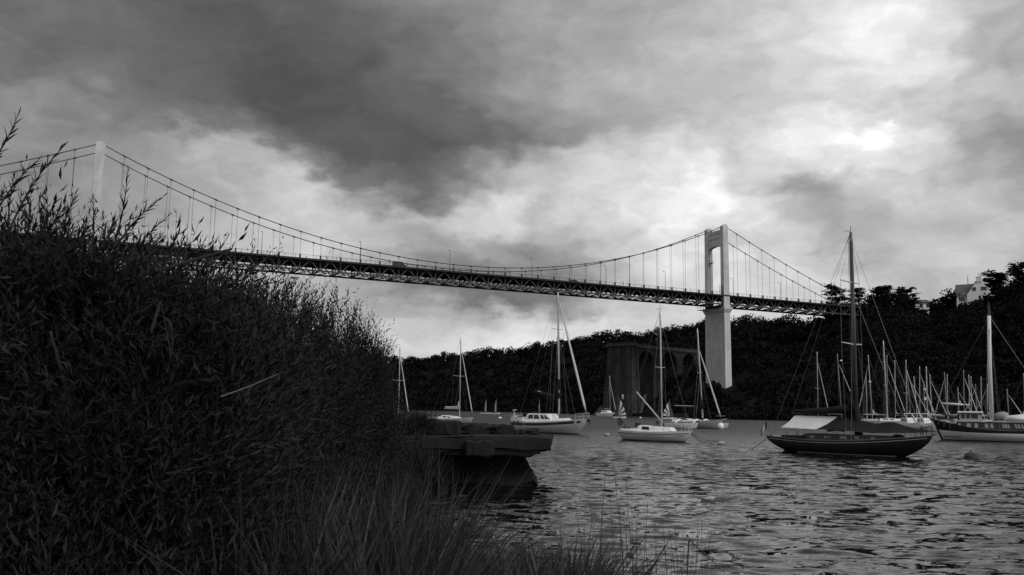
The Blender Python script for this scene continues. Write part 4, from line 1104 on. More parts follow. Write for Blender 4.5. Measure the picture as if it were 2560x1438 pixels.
def pulpit(root, hull, t0, z=.55, name='pulpit', m_='alu', r=.022):
    m = MB(); ts = np.linspace(t0, 1.0 if t0 > .5 else 0.0, 5); top = []
    for side in (-1, 1):
        row = [hull.P(t, 0, side) * (1, .93, 1) + (0, 0, z) for t in ts]; m.tube(row, r, 5); m.tube([p - (0, 0, z * .5) for p in row], r * .7, 5)
        for p in row[::2]: m.tube([p - (0, 0, z), p], r, 5)
    a, b = (hull.P(ts[-1], 0, s_) * (1, .93, 1) + (0, 0, z) for s_ in (-1, 1)); m.tube([a, b], r, 5)
    return m.build(name, m_, root)
def lifelines(root, hull, t0, t1, n, z=.6):
    m = MB().tube([(0, 0, 0), (0, 0, z)], .014, 5).mesh('stanchion', 'alu')
    for side in (-1, 1):
        pts = []
        for t in np.linspace(t0, t1, n):
            p = hull.P(t, 0, side) * (1, .95, 1); obj('stanchion', m, root, tuple(p)); pts.append(p + (0, 0, z))
        wire(root, 'lifeline', pts, .008)

# ---- dark classic yacht under a boom tent ---------------------------------------------------
t, L = boat_root('classic_yacht', 'long dark classic yacht with a pale and dark boom tent and counter stern', 'yacht', 1920, 68.5, 2331, 59.5)
H = Hull(L, 2.9, 1.12, .95, 1.50, 3.6, 3.3, tw=.16, draft=.55, tm=.5, pov=1.75, full=2.6)
H.build(t, 'dark_hull', 'deck_dark', 34, 10, 'wood_spar')
H.stripe(t, 'boot_top', 'white2', lambda q: .03, lambda q: .085, .13, .93)
H.stripe(t, 'cove_line', 'white2', lambda q: H.zs(q) - .14, lambda q: H.zs(q) - .115, .02, .98)
lx = make_lx(t, L)
mx = lx(2143)
cabin(t, lx(2018), lx(2252), 1.5, 1.0, 1.0, .42, .1, .35, 'dark_hull', [(.08 + .0, .13, .4, .75), (.24, .31, .42, .78), (.42, .49, .42, .78), (.58, .63, .42, .8), (.75, .8, .42, .8)], .9, frame='pane')
m = MB(); m.box((lx(1995), 0, 1.08), (1.9, 1.5, .35)); m.build('cockpit_coaming', 'dark_hull', t)
MB().box((lx(1952), 0, 1.12), (1.1, .7, .06)).build('after_deck_panel', 'white2', t)
rig(t, mx, 1.1, 16.05, .15, 1.3, 1.05, (L / 2 - .55, 0, 1.48), (-L / 2 + .25, 0, 1.2), 'wood_spar', ((.45, 1.55), (.75, 1.45)), False, (5.0, 3.1, 2.9), -.1, .013, furl_frac=.975, spread_m='alu')
wire(t, 'forestay', [(L / 2 - 1.4, 0, 1.45), (mx + .05, 0, 11.8)], .012)
for k, y in ((0, .11), (1, -.1)): wire(t, 'halyard', [(mx - .18 - .1 * k, y, 1.3), (mx - .1, y * .4, 15.7)], .012)
sail_cover(t, (mx - .2, 0, 3.2), (lx(1978), 0, 2.95), .33, .14, 'canvas_dark', 1.5)
MB().tube([(mx + .12, 0, 1.2), (mx + .05, 0, 3.4)], [.3, .2], 8).build('mast_coat', 'canvas_dark', t, True)
def tent(x0, x1t, x1b, m_, name, ridge, eave, wid, nx=14, nv=5):
    m = MB()
    for side in (-1, 1):
        G = []
        for i in range(nx):
            f = i / (nx - 1); row = []
            for j in range(nv):
                v = j / (nv - 1); xa = x0[0] + (x0[1] - x0[0]) * v; xb = x1t + (x1b - x1t) * v; x = xa + (xb - xa) * f
                zr, ze, w = ridge(x), eave(x), wid(x)
                row.append((x, side * (w * v + .02), zr + (ze - zr) * v - .09 * math.sin(math.pi * v) + .012 * math.sin(7 * x + 5 * v)))
            G.append(row)
        m.grid(G)
    return m.build(name, m_, t, True)
rid = lambda x: float(np.interp(x, [lx(p) for p in (1960, 1988, 2096, 2128, 2160, 2190, 2232, 2283, 2322)], [2.68, 2.70, 2.66, 2.62, 2.42, 2.24, 2.40, 2.0, 1.86]))
eav = lambda x: float(np.interp(x, [lx(p) for p in (1960, 1980, 2060, 2130, 2200, 2283, 2322)], [1.80, 1.80, 1.74, 1.73, 1.60, 1.68, 1.80]))
wdt = lambda x: float(np.interp(x, [lx(p) for p in (1960, 2060, 2200, 2283, 2322)], [.95, 1.3, 1.2, .62, .12]))
tent((lx(1988), lx(1969)), lx(2096), lx(2063), 'canvas_pale', 'pale_tent_panel', rid, eav, wdt)
tent((lx(2096), lx(2063)), lx(2320), lx(2318), 'canvas_dark', 'dark_tent_panel', lambda x: rid(x) - .01, lambda x: eav(x) - .01, wdt, 24)
m = MB()
for side in (-1, 1):
    xs_ = np.linspace(lx(1967), lx(2090), 12); m.grid([[(x, side * (wdt(x) + .02), eav(x)) for x in xs_], [(x, side * (wdt(x) + .04), eav(x) - .17 + .05 * math.sin(4 * x)) for x in xs_]])
m.build('tent_valance', 'canvas_mid', t, True)
pm = MB().tube([(0, 0, 0), (0, 0, .78)], .016, 5).mesh('tent_pole', 'dark_paint')
for px_ in (1978, 1982, 2022, 2080, 2098, 2250):
    for s_ in (-1, 1): obj('tent_pole', pm, t, (lx(px_), s_ * .8, .98))
pulpit(t, H, .925, .62, 'pulpit', 'dark_paint', .026); lifelines(t, H, .1, .16, 2, .55)
MB().tube([(lx(1962), 0, .95), (lx(1961), 0, -.4)], [.09, .12], 6).build('rudder_stock', 'dark_hull', t)
MB().box((lx(1970), 0, -.25), (.75, .07, .7)).build('rudder', 'dark_hull', t)
wire(t, 'ensign_staff', [(lx(1928), 0, 1.1), (lx(1917), 0, 2.35)], .018, 'dark_paint')
fl = t
for k, (mm, f0, f1) in enumerate((('dark_paint', 0, .33), ('white2', .33, .66), ('deck_dark', .66, 1))):
    G = [[(lx(1918 - 1.0) - .02 - .42 * (f0 + (f1 - f0) * i / 3) * (1 + .3 * v), .06 * math.sin(5 * (f0 + (f1 - f0) * i / 3) + 2 * v), 2.28 - .55 * v - .75 * (f0 + (f1 - f0) * i / 3)) for v in np.linspace(0, 1, 5)] for i in range(4)]
    MB().grid(G).build('ensign_band', mm, t, True)
m = MB().tube([(L / 2 - .2, 0, 1.5), (L / 2 + .25, 0, 1.62)], .05, 5); m.ball((L / 2 - 2.3, .1, 1.38), (.45, .3, .16), 8, 5); m.build('anchor_gear', 'dark_paint', t, True)

# ---- striped sloop with deck saloon ----------------------------------------------------------------
t, L = boat_root('striped_sloop', 'white cruising sloop with a broad dark stripe and four deckhouse windows', 'sailing yacht', 1293, 111, 1472, 103)
H = Hull(L, 3.4, 1.35, 1.35, 1.85, .6, 2.0, tw=.72, draft=.45, tm=.45, pov=1.2, full=2.8)
H.build(t, 'white2', 'white', 26, 9)
H.stripe(t, 'hull_stripe', 'dark_paint', lambda q: H.zs(q) - .46, lambda q: H.zs(q) - .16, .0, .22)
H.stripe(t, 'hull_stripe', 'dark_paint', lambda q: H.zs(q) - .46, lambda q: H.zs(q) - .16, .235, .88)
H.stripe(t, 'hull_stripe', 'dark_paint', lambda q: H.zs(q) - .46, lambda q: H.zs(q) - .18, .905, .94, 5)
H.stripe(t, 'waterline_band', 'antifoul', lambda q: -.05, lambda q: .09)
lx = make_lx(t, L)
c = cabin(t, lx(1325), lx(1395), 2.5, 2.1, 1.35, .95, .5, .95, 'white', [], .85, 'deckhouse')
lo = [(lx(1325), -1.25, 1.25), (lx(1395), -1.05, 1.25)]; hi = [(lx(1325) + .5, -1.06, 2.3), (lx(1395) - .95, -.89, 2.3)]
for (u0, u1, sl0, sl1) in ((.10, .32, .10, 0), (.36, .58, .06, -.04), (.66, .8, 0, -.06), (.82, .99, .0, -.16)):
    for side in (-1, 1):
        q = []
        for (u, v) in ((u0, .42), (u1, .42), (u1 + sl1, .86), (u0 + sl0 * .3, .86)):
            a = np.array(lo[0]) * (1 - u) + np.array(lo[1]) * u; b = np.array(hi[0]) * (1 - u) + np.array(hi[1]) * u; p = a * (1 - v) + b * v; q.append(np.array((p[0], side * (abs(p[1])), p[2])))
        o = np.array((0, side * .02, 0)); MB().add([*(p - o for p in q), *(p + o for p in q)], [(0, 1, 2, 3), (7, 6, 5, 4), (0, 4, 5, 1), (1, 5, 6, 2), (2, 6, 7, 3), (3, 7, 4, 0)]).build('window', 'glass', c)
cabin(t, lx(1393), lx(1428), 1.9, 1.2, 1.42, .38, .02, .5, 'white', [], .85, 'fore_cabin')
MB().box((lx(1310), 0, 1.55), (2.0, 2.6, .45)).build('cockpit_coaming', 'white', t)
mx = lx(1398)
rig(t, mx, 1.75, 17.0, .12, 1.55, 1.35, (L / 2 - .25, 0, 2.0), (-L / 2 + .1, 0, 1.4), 'alu', ((.70, 1.0),), True, (3.5, 4.3, 5.0), .35, .014, furl_frac=.97, furl_r=.15)
for s_ in (-1, 1): wire(t, 'shroud', [(mx - .9, s_ * 1.5, 1.35), (mx - .3, 0, 16.5)], .012)
wire(t, 'inner_stay', [(lx(1440), 0, 1.7), (mx - .2, 0, 11.5)], .014)
sail_cover(t, (mx - .2, 0, 4.25), (lx(1334), 0, 4.95), .36, .16, 'canvas_dark', 2.0)
MB().tube([(mx, 0, 5.2), (mx - .03, 0, 6.4)], [.17, .17], 8).build('mast_band', 'canvas_dark', t)
m = MB()
for k in range(3): m.tube([(mx + .35 - .2 * k, -.25 + .2 * k, 1.7), (mx + .3 - .2 * k, -.2 + .2 * k, 2.6 - .2 * k)], .05, 5)
m.build('winch_gear', 'dark_paint', t)
pulpit(t, H, .88, .65); lifelines(t, H, .12, .8, 5, .62); pulpit(t, H, .12, .7, 'pushpit')
wire(t, 'ensign_staff', [(lx(1343), .3, 2.1), (lx(1343) + .1, .3, 4.0)], .02, 'white2'); MB().grid([[(lx(1343) + .1, .3, 3.95), (lx(1343) + .12, .3, 2.9)], [(lx(1343) - .1, .35, 3.1), (lx(1343) + .22, .36, 2.4)]]).build('furled_ensign', 'white2', t)
m = MB().tube([(lx(1298), -.9, 1.5), (lx(1298), -.9, 2.7)], .05, 6).tube([(lx(1294), -.9, 2.65), (lx(1303), -.9, 2.7)], .06, 6).box((lx(1298), -.9, 1.9), (.5, .3, .12)); m.build('wind_steering', 'white2', t)
m = MB(); m.ball((lx(1322), -.5, 2.15), (.5, .4, .3), 8, 5); m.ball((lx(1330), .5, 2.3), (.4, .5, .28), 8, 5); m.build('cockpit_cover', 'canvas_dark', t, True)
for k, px_ in enumerate((1306, 1316)): MB().tube([(lx(px_), -H.hb(.1) - .08, .95), (lx(px_), -H.hb(.1) - .08, 1.4)], .13, 8).build('fender', 'dark_paint', t)
m = MB().tube([(L / 2 - .5, 0, 1.85), (L / 2 + .15, 0, 1.7), (L / 2 + .1, 0, 1.25)], .09, 6).ball((L / 2 - .35, .1, 1.7), (.35, .25, .3), 8, 5); m.build('bow_anchor', 'dark_paint', t)

# ---- small white sloop with raised boom ---------------------------------------------------------------
t, L = boat_root('small_sloop', 'small white sloop with one dark cabin window and its boom topped up', 'sailing boat', 1555, 87.5, 1730, 82.5)
H = Hull(L, 2.5, .98, .92, 1.08, .75, 1.25, tw=.62, draft=.42, tm=.42, pov=1.5, full=2.6)
H.build(t, 'white2', 'white', 26, 9)
H.stripe(t, 'rubbing_strake', 'dark_paint', lambda q: H.zs(q) - .27, lambda q: H.zs(q) - .21, 0, .985, 24, .02)
H.stripe(t, 'waterline_band', 'antifoul', lambda q: -.06, lambda q: .10 + .02 * math.sin(9 * q), 0, 1)
H.stripe(t, 'hull_line', 'grey_hull', lambda q: H.zs(q) - .46, lambda q: H.zs(q) - .43, .3, .7)
lx = make_lx(t, L)
for k in range(7):                                                     # small painted script near the bow
    q = .845 + .012 * k; hgt = (.09, .05, .07, .05, .05, .07, .1)[k]
    H.stripe(t, 'bow_lettering', 'dark_paint', lambda s_: H.zs(s_) - .46, lambda s_: H.zs(s_) - .46 + hgt, q, q + .008, 2, .014)
cabin(t, lx(1598), lx(1690), 1.7, 1.0, .92, .56, .35, 1.1, 'white', [(.17, .41, .42, .9)], .84, h2=.40)
MB().hexa([(lx(1668), -.55, 1.02), (lx(1686), -.42, 1.0), (lx(1686), .42, 1.0), (lx(1668), .55, 1.02)], [(lx(1665), -.5, 1.36), (lx(1680), -.38, 1.33), (lx(1680), .38, 1.33), (lx(1665), .5, 1.36)]).build('fore_hatch', 'white', t)
MB().box((lx(1580), 0, 1.02), (1.7, 1.7, .2)).build('cockpit_coaming', 'white', t)
mx = lx(1655)
rig(t, mx, 1.4, 12.55, .085, 1.15, .95, (L / 2 - .15, 0, 1.15), (-L / 2 + .1, 0, 1.1), 'alu', ((.50, .9),), False, None, .1, .010, furl_frac=.93)
MB().tube([(mx - .1, 0, 1.95), (lx(1592), 0, 4.65)], .075, 8).build('boom', 'alu', t)
wire(t, 'topping_lift', [(lx(1592), 0, 4.65), (mx - .1, 0, 12.4)], .009)
ts = np.linspace(.5, 5.7, 14); hx, hz = lx(1559), 1.75
MB().tube([(hx + .24 * math.sin(q) * .5 - .1, -.5 + .05 * math.sin(q), hz - .42 * math.cos(q) * .85) for q in ts], .095, 7).build('horseshoe_lifebuoy', 'dark_paint', t, True)
MB().tube([(hx, -.5, .98), (hx - .02, -.5, 2.0)], .03, 5).tube([(hx + .15, -.5, 1.9), (hx + .75, -.45, 1.05)], .06, 6).build('stern_frame', 'dark_paint', t)
m = MB().box((lx(1563), 0, 1.15), (.3, .3, .22)).box((lx(1580), -.5, 1.2), (.13, .13, .2)).box((lx(1590), .3, 1.5), (.4, .35, .4)); m.build('cockpit_gear', 'dark_paint', t)
MB().tube([(-L / 2 - .02, 0, .9), (-L / 2 - .05, 0, -.3)], .025, 5).build('rudder_pole', 'dark_paint', t)
lifelines(t, H, .55, .8, 2, .5); pulpit(t, H, .93, .5)
m = MB().ball((mx - .5, 0, 1.75), (.16, .2, .25), 8, 5).ball((mx + .05, .1, 1.6), (.15, .15, .2), 8, 5); m.build('mast_foot_coils', 'dark_paint', t)

# ---- trimaran -----------------------------------------------------------------------------------
t, L = boat_root('trimaran', 'white folding trimaran with a dark sail cover moored behind the small sloop', 'trimaran', 1658, 152, 1808, 145)
H = Hull(L, 2.1, .95, 1.1, 1.5, .3, .9, tw=.8, draft=.4, tm=.4, pov=1.2)
H.build(t, 'grey_hull', 'white', 22, 8)
H.stripe(t, 'waterline_band', 'antifoul', lambda q: -.05, lambda q: .08)
lx = make_lx(t, L)
HF = Hull(L * .62, .75, .75, .85, .95, .3, .5, tw=.5, draft=.3, tm=.4, pov=1.2)
for side, x in ((-1, -.8), (1, 1.6)):
    fe = obj('float', bpy.data.meshes.new('float'), t, (x, side * 3.1, 0)); fe.data.materials.append(MT['white'])
    HF.build(fe, 'white', 'white', 18, 7); HF.stripe(fe, 'waterline_band', 'antifoul', lambda q: -.05, lambda q: .07)
HB = Hull(L * .36, .7, .7, .8, 1.0, .2, .5, tw=.5, draft=.3)
for x in (-1.6, 1.6):
    for side in (-1, 1):
        MB().tube([(x + side * .0, side * .8, 1.25), (x + .1, side * 1.6, 1.42), (x + .1, side * 2.5, 1.2), (x + .1, side * 3.1, .85)], [.17, .16, .14, .12], 7).build('float_arm', 'white', t, True)
cabin(t, lx(1684), lx(1780), 1.7, 1.0, 1.1, .8, .3, 2.4, 'white', [(.18, .5, .55, .85)], .8, h2=.25)
cabin(t, lx(1688), lx(1722), 1.6, 1.5, 1.85, .55, .2, .5, 'canvas_dark', [], .85, 'spray_hood')
mx = lx(1757)
rig(t, mx, 1.7, 16.6, .13, 3.0, 1.0, (L / 2 - .3, 0, 1.55), None, 'alu', ((.5, .75),), True, (5.2, 3.6, 3.7), .75, .013, furl_frac=.78, furl_r=.14)
sail_cover(t, (mx - .15, 0, 3.3), (lx(1676), 0, 3.55), .38, .16, 'canvas_dark', 2.0)
for s_ in (-1, 1): wire(t, 'backstay', [(-L / 2 + .5, s_ * .8, 1.0), (mx - .6, 0, 13)], .013)
MB().tube([(lx(1655), -.4, 1.2), (lx(1661), -.4, 2.6)], [.3, .12], 7).build('outboard_cover', 'dark_paint', t)
m = MB().bar((L / 2 - .2, 0, 1.5), (L / 2 + .6, 0, 1.6), .12, .12).bar((L / 2 - .9, -.6, 2.1), (L / 2 + .1, -.6, 2.1), .05, .05).bar((L / 2 - .9, .6, 2.1), (L / 2 + .1, .6, 2.1), .05, .05); m.build('bowsprit', 'white2', t)
fb = at(1802, 1066, 143.5); tag(MB().ball((0, 0, 0), (.52, .52, .58), 14, 9).build('mooring_ball', 'white', None, True, (fb[0], fb[1], .45)), 'large white mooring ball touching the bow of the trimaran', 'buoy')

# ---- sloops at the left, partly behind the pier ------------------------------------------------
def simple_sloop(label, pxs, ds, pxb, db, mast_px, mast_top, hullm='white', spreaders=((.52, 1.0),), cover=None, furled=True, group=None, name='moored_sloop', fs=1.05, fb=1.35, mast_r=.09, B=3.0, boom=True, mast_m='alu', zm=1.5, spray=True, antenna=False):
    t, L = boat_root(name, label, 'sailing boat', pxs, ds, pxb, db, group=group)
    H = Hull(L, min(B, L * .33), fs, fs * .95, fb, .5, L * .13, tw=.65, draft=.4, tm=.42, pov=1.3, full=2.6)
    H.build(t, hullm, 'white', 16, 7)
    H.stripe(t, 'waterline_band', 'antifoul', lambda q: -.05, lambda q: .08, n=12)
    mx = make_lx(t, L)(mast_px); k = mx / L + .5
    cabin(t, -L * .18, L * .24, L * .2, L * .1, fs, .5, .25, 1.1, 'white', [(.15, .34, .45, .82), (.42, .58, .45, .8)], .84, h2=.3)
    MB().box((-L * .3, 0, fs + .08), (L * .2, L * .2, .25)).build('cockpit_coaming', 'white', t)
    if spray: cabin(t, -L * .22, -L * .1, L * .17, L * .17, fs + .45, .5, .1, .35, 'canvas_dark', [], .85, 'spray_hood')
    dm = ds + (db - ds) * k
    Ht = float(at(mast_px, mast_top, dm)[2])
    bx = L * .36
    rig(t, mx, zm, Ht, mast_r, L * .15, fs, (L / 2 - .2, 0, fb + .1), (-L / 2 + .1, 0, fs + .05), mast_m, spreaders, furled, (bx, 2.6, 2.65) if boom else None, .15, .010, furl_frac=.9 if furled else .95, antenna=antenna)
    if cover: sail_cover(t, (mx - .15, 0, 2.85), (mx - bx, 0, 2.85), .24, .12, cover, 1.1)
    return t, L, H
simple_sloop('white sloop with a pale sail cover lying beyond the broken pier', 1078, 152, 1184, 144, 1149, 843, 'white2', ((.5, 1.35),), 'sail_white', True, spray=False)
simple_sloop('sloop whose bare mast stands right against the edge of the willows', 925, 150, 1024, 142, 996, 866, 'white2', ((.5, 1.35),), 'canvas_dark', True, spray=False)

# ---- catamaran by the viaduct -----------------------------------------------------------------------
t, L = boat_root('catamaran', 'small white catamaran moored at the foot of the ruined viaduct', 'catamaran', 1500, 352, 1541, 345)
HC = Hull(L, 1.0, 1.3, 1.3, 1.55, .2, .5, tw=.7, draft=.3)
for s_ in (-1, 1):
    e = obj('float', bpy.data.meshes.new('float'), t, (0, s_ * 1.9, 0)); e.data.materials.append(MT['white']); HC.build(e, 'white', 'white', 14, 6)
MB().box((-.4, 0, 1.25), (L * .6, 3.4, .4)).build('bridge_deck', 'white2', t)
cabin(t, -L * .3, L * .18, 2.9, 2.3, 1.4, .95, .3, 1.2, 'white', [(.1, .4, .5, .85), (.46, .75, .5, .8)], .82)
MB().box((L * .28, 0, 1.1), (L * .3, 2.8, .06)).build('trampoline', 'dark_paint', t)
rig(t, L * .12, 2.1, float(at(1523, 940, 349)[2]), .11, 1.9, 1.4, (L / 2 - .2, 0, 1.7), None, 'alu', (), True, (3.0, 3.1, 3.1), .15, .012, furl_frac=.86)

# ---- little sailing dinghies ---------------------------------------------------------------------------
def dinghy(label, px, Y, ztop_px, face, striped, crew, group, wide=1.0):
    """sail catamaran dinghy; face: +1 the sail spreads to the left of its mast, -1 to the right"""
    x = X_at(px, Y, 0); t = empty('sailing_dinghy', label, 'dinghy', (x, Y, 0), 0.15 * face, group)
    Hd = Hull(4.3, .55, .42, .42, .55, .15, .3, tw=.5, draft=.15)
    for s_ in (-1, 1):
        e = obj('float', bpy.data.meshes.new('float'), t, (0, s_ * .85, 0)); e.data.materials.append(MT['white']); Hd.build(e, 'white', 'white', 10, 5)
    MB().box((-.3, 0, .46), (2.2, 1.7, .06)).build('trampoline', 'dark_paint', t)
    Ht = float(at(px, ztop_px, Y)[2])
    mx = .45 * face
    MB().tube([(mx, 0, .45), (mx - .05 * face, 0, Ht)], [.045, .03], 6).build('mast', 'alu', t)
    # mainsail cut into sun-ray panels from the clew
    w = 2.05 * wide; clew = np.array((mx - face * w, -.35, 1.1)); luff = [np.array((mx, 0, .75 + (Ht - .85) * f)) for f in np.linspace(0, 1, 7)]
    def leech(f): return clew + (np.array((mx - .03 * face, 0, Ht - .05)) - clew) * f + np.array((-face * .28, -.12, 0)) * math.sin(math.pi * f)
    tack = np.array((mx, 0, .8)); n = 6 if striped else 1
    # fan from the tack corner: rays reach foot and leech
    edge = [clew + (tack - clew) * 0 for _ in range(1)] + [leech(f) for f in np.linspace(0, 1, 25)]
    mats_ = ['sail_white', 'sail_dark', 'sail_white', 'sail_dark', 'sail_white', 'sail_dark']
    cuts = [0, .14, .27, .42, .58, .76, 1.0] if striped else [0, 1.0]
    for k in range(n):
        f0, f1 = cuts[k], cuts[k + 1]; m = MB(); G = []
        for f in np.linspace(f0, f1, 8):
            e = leech(f); G.append([tack + (e - tack) * u + np.array((0, -.18 * math.sin(math.pi * u), 0)) for u in np.linspace(0, 1, 6)])
        m.grid(G); m.build('sail_panel', mats_[k] if striped else 'canvas_mid', t, True)
    if striped:
        j = [np.array((mx + face * 1.35, 0, .6)), np.array((mx, 0, Ht * .78)), np.array((mx + face * .1, -.3, .8))]
        MB().grid([[j[0] + (j[1] - j[0]) * u for u in np.linspace(0, 1, 6)], [j[2] + (j[1] - j[2]) * u + np.array((0, -.1, 0)) * math.sin(3 * u) for u in np.linspace(0, 1, 6)]]).build('jib', 'sail_white' if not striped else 'sail_dark', t, True)
    wire(t, 'forestay', [(mx + face * 1.5, 0, .5), (mx, 0, Ht * .8)], .012)
    for c, (dx, lab) in enumerate(crew):
        person(lab, (x + dx, Y - .5, .5), (-1.4 if dx < 0 else 1.4), True, 1.7, None, .15, 'dark_paint')
dinghy('small white-sailed dinghy far out on the river, left one of the distant pair', 1213, 395, 998, 1, False, [(-.9, 'hunched sailor at the stern of the left distant dinghy')], 'distant dinghies', .36)
dinghy('small white-sailed dinghy far out on the river, right one of the distant pair', 1238, 392, 998, 1, False, [(-.8, 'hunched sailor at the stern of the right distant dinghy')], 'distant dinghies', .36)
dinghy('dinghy with a sun-ray striped sail between the catamaran and the small sloop', 1549, 292, 989, -1, True, [(-1.5, 'sailor leaning back on the stern of the striped-sail dinghy by the catamaran'), (-.6, 'sailor crouching amidships on the striped-sail dinghy by the catamaran')], 'dinghies with striped sails', 1.25)
dinghy('dinghy with a sun-ray striped sail showing behind the stern of the trimaran', 1672, 286, 998, 1, True, [(-.9, 'sailor sitting low on the striped-sail dinghy behind the trimaran')], 'dinghies with striped sails', 1.25)

# ---- gaff ketch at the right edge ---------------------------------------------------------------------
t, L = boat_root('wooden_ketch', 'broad wooden boat with dark bulwarks, white bottom and a thick pale mast', 'wooden boat', 2331, 103, 2668, 96)
H = Hull(L, 4.6, 2.5, 1.28, 1.75, 1.1, 1.2, tw=.62, draft=.5, tm=.5, pov=.7, full=3.0, sheer_t=.5)
H.build(t, 'canvas_dark', 'deck_grey', 30, 10)
lx = make_lx(t, L)
H.stripe(t, 'white_topside', 'white', lambda q: -.2, lambda q: .92 + .9 * max(0, .5 - q) ** 2 * 1.2, .02, .985, 28, .02)
H.stripe(t, 'waterline_band', 'antifoul', lambda q: -.08, lambda q: .1, .0, 1, 24, .03)
H.stripe(t, 'rubbing_strake', 'dark_paint', lambda q: .34 + .3 * (.25 - q), lambda q: .42 + .3 * (.25 - q), .04, .2, 8, .045)
c = cabin(t, lx(2392), lx(2600), 3.0, 2.6, 1.28, .84, .1, .4, 'dark_hull', [(.03, .06, .35, .85), (.14, .19, .35, .85), (.24, .28, .35, .85), (.37, .41, .35, .85), (.435, .475, .35, .85), (.585, .6, .35, .85), (.61, .64, .35, .85), (.65, .67, .35, .85), (.74, .76, .35, .85), (.775, .8, .35, .85), (.82, .84, .35, .85), (.9, .95, .35, .85)], .95, frame='pane')
MB().hexa([(lx(2388), -1.6, 2.16), (lx(2610), -1.4, 2.16), (lx(2610), 1.4, 2.16), (lx(2388), 1.6, 2.16)], [(lx(2390), -1.5, 2.26), (lx(2608), -1.3, 2.26), (lx(2608), 1.3, 2.26), (lx(2390), 1.5, 2.26)]).build('cabin_roof', 'deck_grey', t)
w_ = cabin(t, lx(2402), lx(2454), 2.2, 2.0, 2.35, .85, .1, .15, 'grey_hull', [(.08, .27, .25, .85), (.33, .52, .25, .85), (.58, .92, .25, .85)], .96, 'wheelhouse', frame='glass')
MB().hexa([(lx(2397), -1.3, 3.16), (lx(2460), -1.2, 3.16), (lx(2460), 1.2, 3.16), (lx(2397), 1.3, 3.16)], [(lx(2400), -1.1, 3.28), (lx(2457), -1.0, 3.28), (lx(2457), 1.0, 3.28), (lx(2400), 1.1, 3.28)]).build('wheelhouse_roof', 'white2', t)
mx = lx(2483)
MB().tube([(mx - .1, 0, 1.6), (mx, 0, 8), (mx + .25, 0, 14.1)], [.24, .235, .2], 10).build('mast', 'white2', t, True)
MB().tube([(mx + .25, 0, 14.1), (mx + .28, 0, 14.8), (mx + .3, 0, 15.7)], [.17, .13, .04], 8).build('topmast', 'dark_paint', t)
MB().tube([(mx - .1, 0, 1.9), (mx - .1, 0, 2.3)], .32, 10).build('mast_collar', 'dark_paint', t)
MB().tube([(lx(2358), 0, 4.15), (lx(2410), 0, 4.05)], [.13, .12], 7).tube([(lx(2410), 0, 4.05), (lx(2428), 0, 4.0)], .07, 6).build('boom', 'white2', t, True)
MB().tube([(lx(2398), 0, 1.8), (lx(2397), 0, 4.2)], .09, 6).build('boom_gallows', 'dark_paint', t)
P_ = [(lx(2485), .4, 2.75), (lx(2489), .4, 2.75), (lx(2500), .4, 2.78), (lx(2512), .4, 2.82), (lx(2520), .4, 2.8), (lx(2523), .4, 2.75)]
MB().tube(P_, [.1, .32, .5, .52, .4, .1], 10).build('covered_tender', 'canvas_mid', t, True)
for f, px_ in ((0, 2340), (1, 2352), (2, 2366), (3, 2380)):
    MB().box((lx(px_), -1.6 - f * .12, 2.3 - f * .22), (.16, .16, .7)).build('bulwark_post', 'dark_paint', t)
for s_ in (-1, 1):
    for dz in (.3, .75):
        wire(t, 'guard_rail', [tuple(H.P(q, 0, s_) * (1, .97, 1) + (0, 0, dz)) for q in (.01, .06, .12, .2)], .035, 'dark_paint')
for s_ in (-1, 1):
    for dx in (-.6, .2, .9): wire(t, 'shroud', [(mx + dx - .1, s_ * 2.2, 1.3), (mx + .22, 0, 13.6)], .012)
wire(t, 'forestay', [(L / 2 - .3, 0, 1.9), (mx + .3, 0, 14)], .02)
wire(t, 'backstay', [(-L / 2 + .2, 0, 2.6), (lx(2358), 0, 4.2), (mx + .2, 0, 13.8)], .012)
m = MB().ball((lx(2540), -.4, 2.55), (1.2, .8, .4), 8, 5).ball((lx(2556), .3, 2.6), (.9, .7, .45), 8, 5); m.build('roof_bundle', 'white2', t, True)
MB().box((lx(2472), -1.0, 2.32), (.9, .5, .12)).build('roof_hatch', 'white', t)

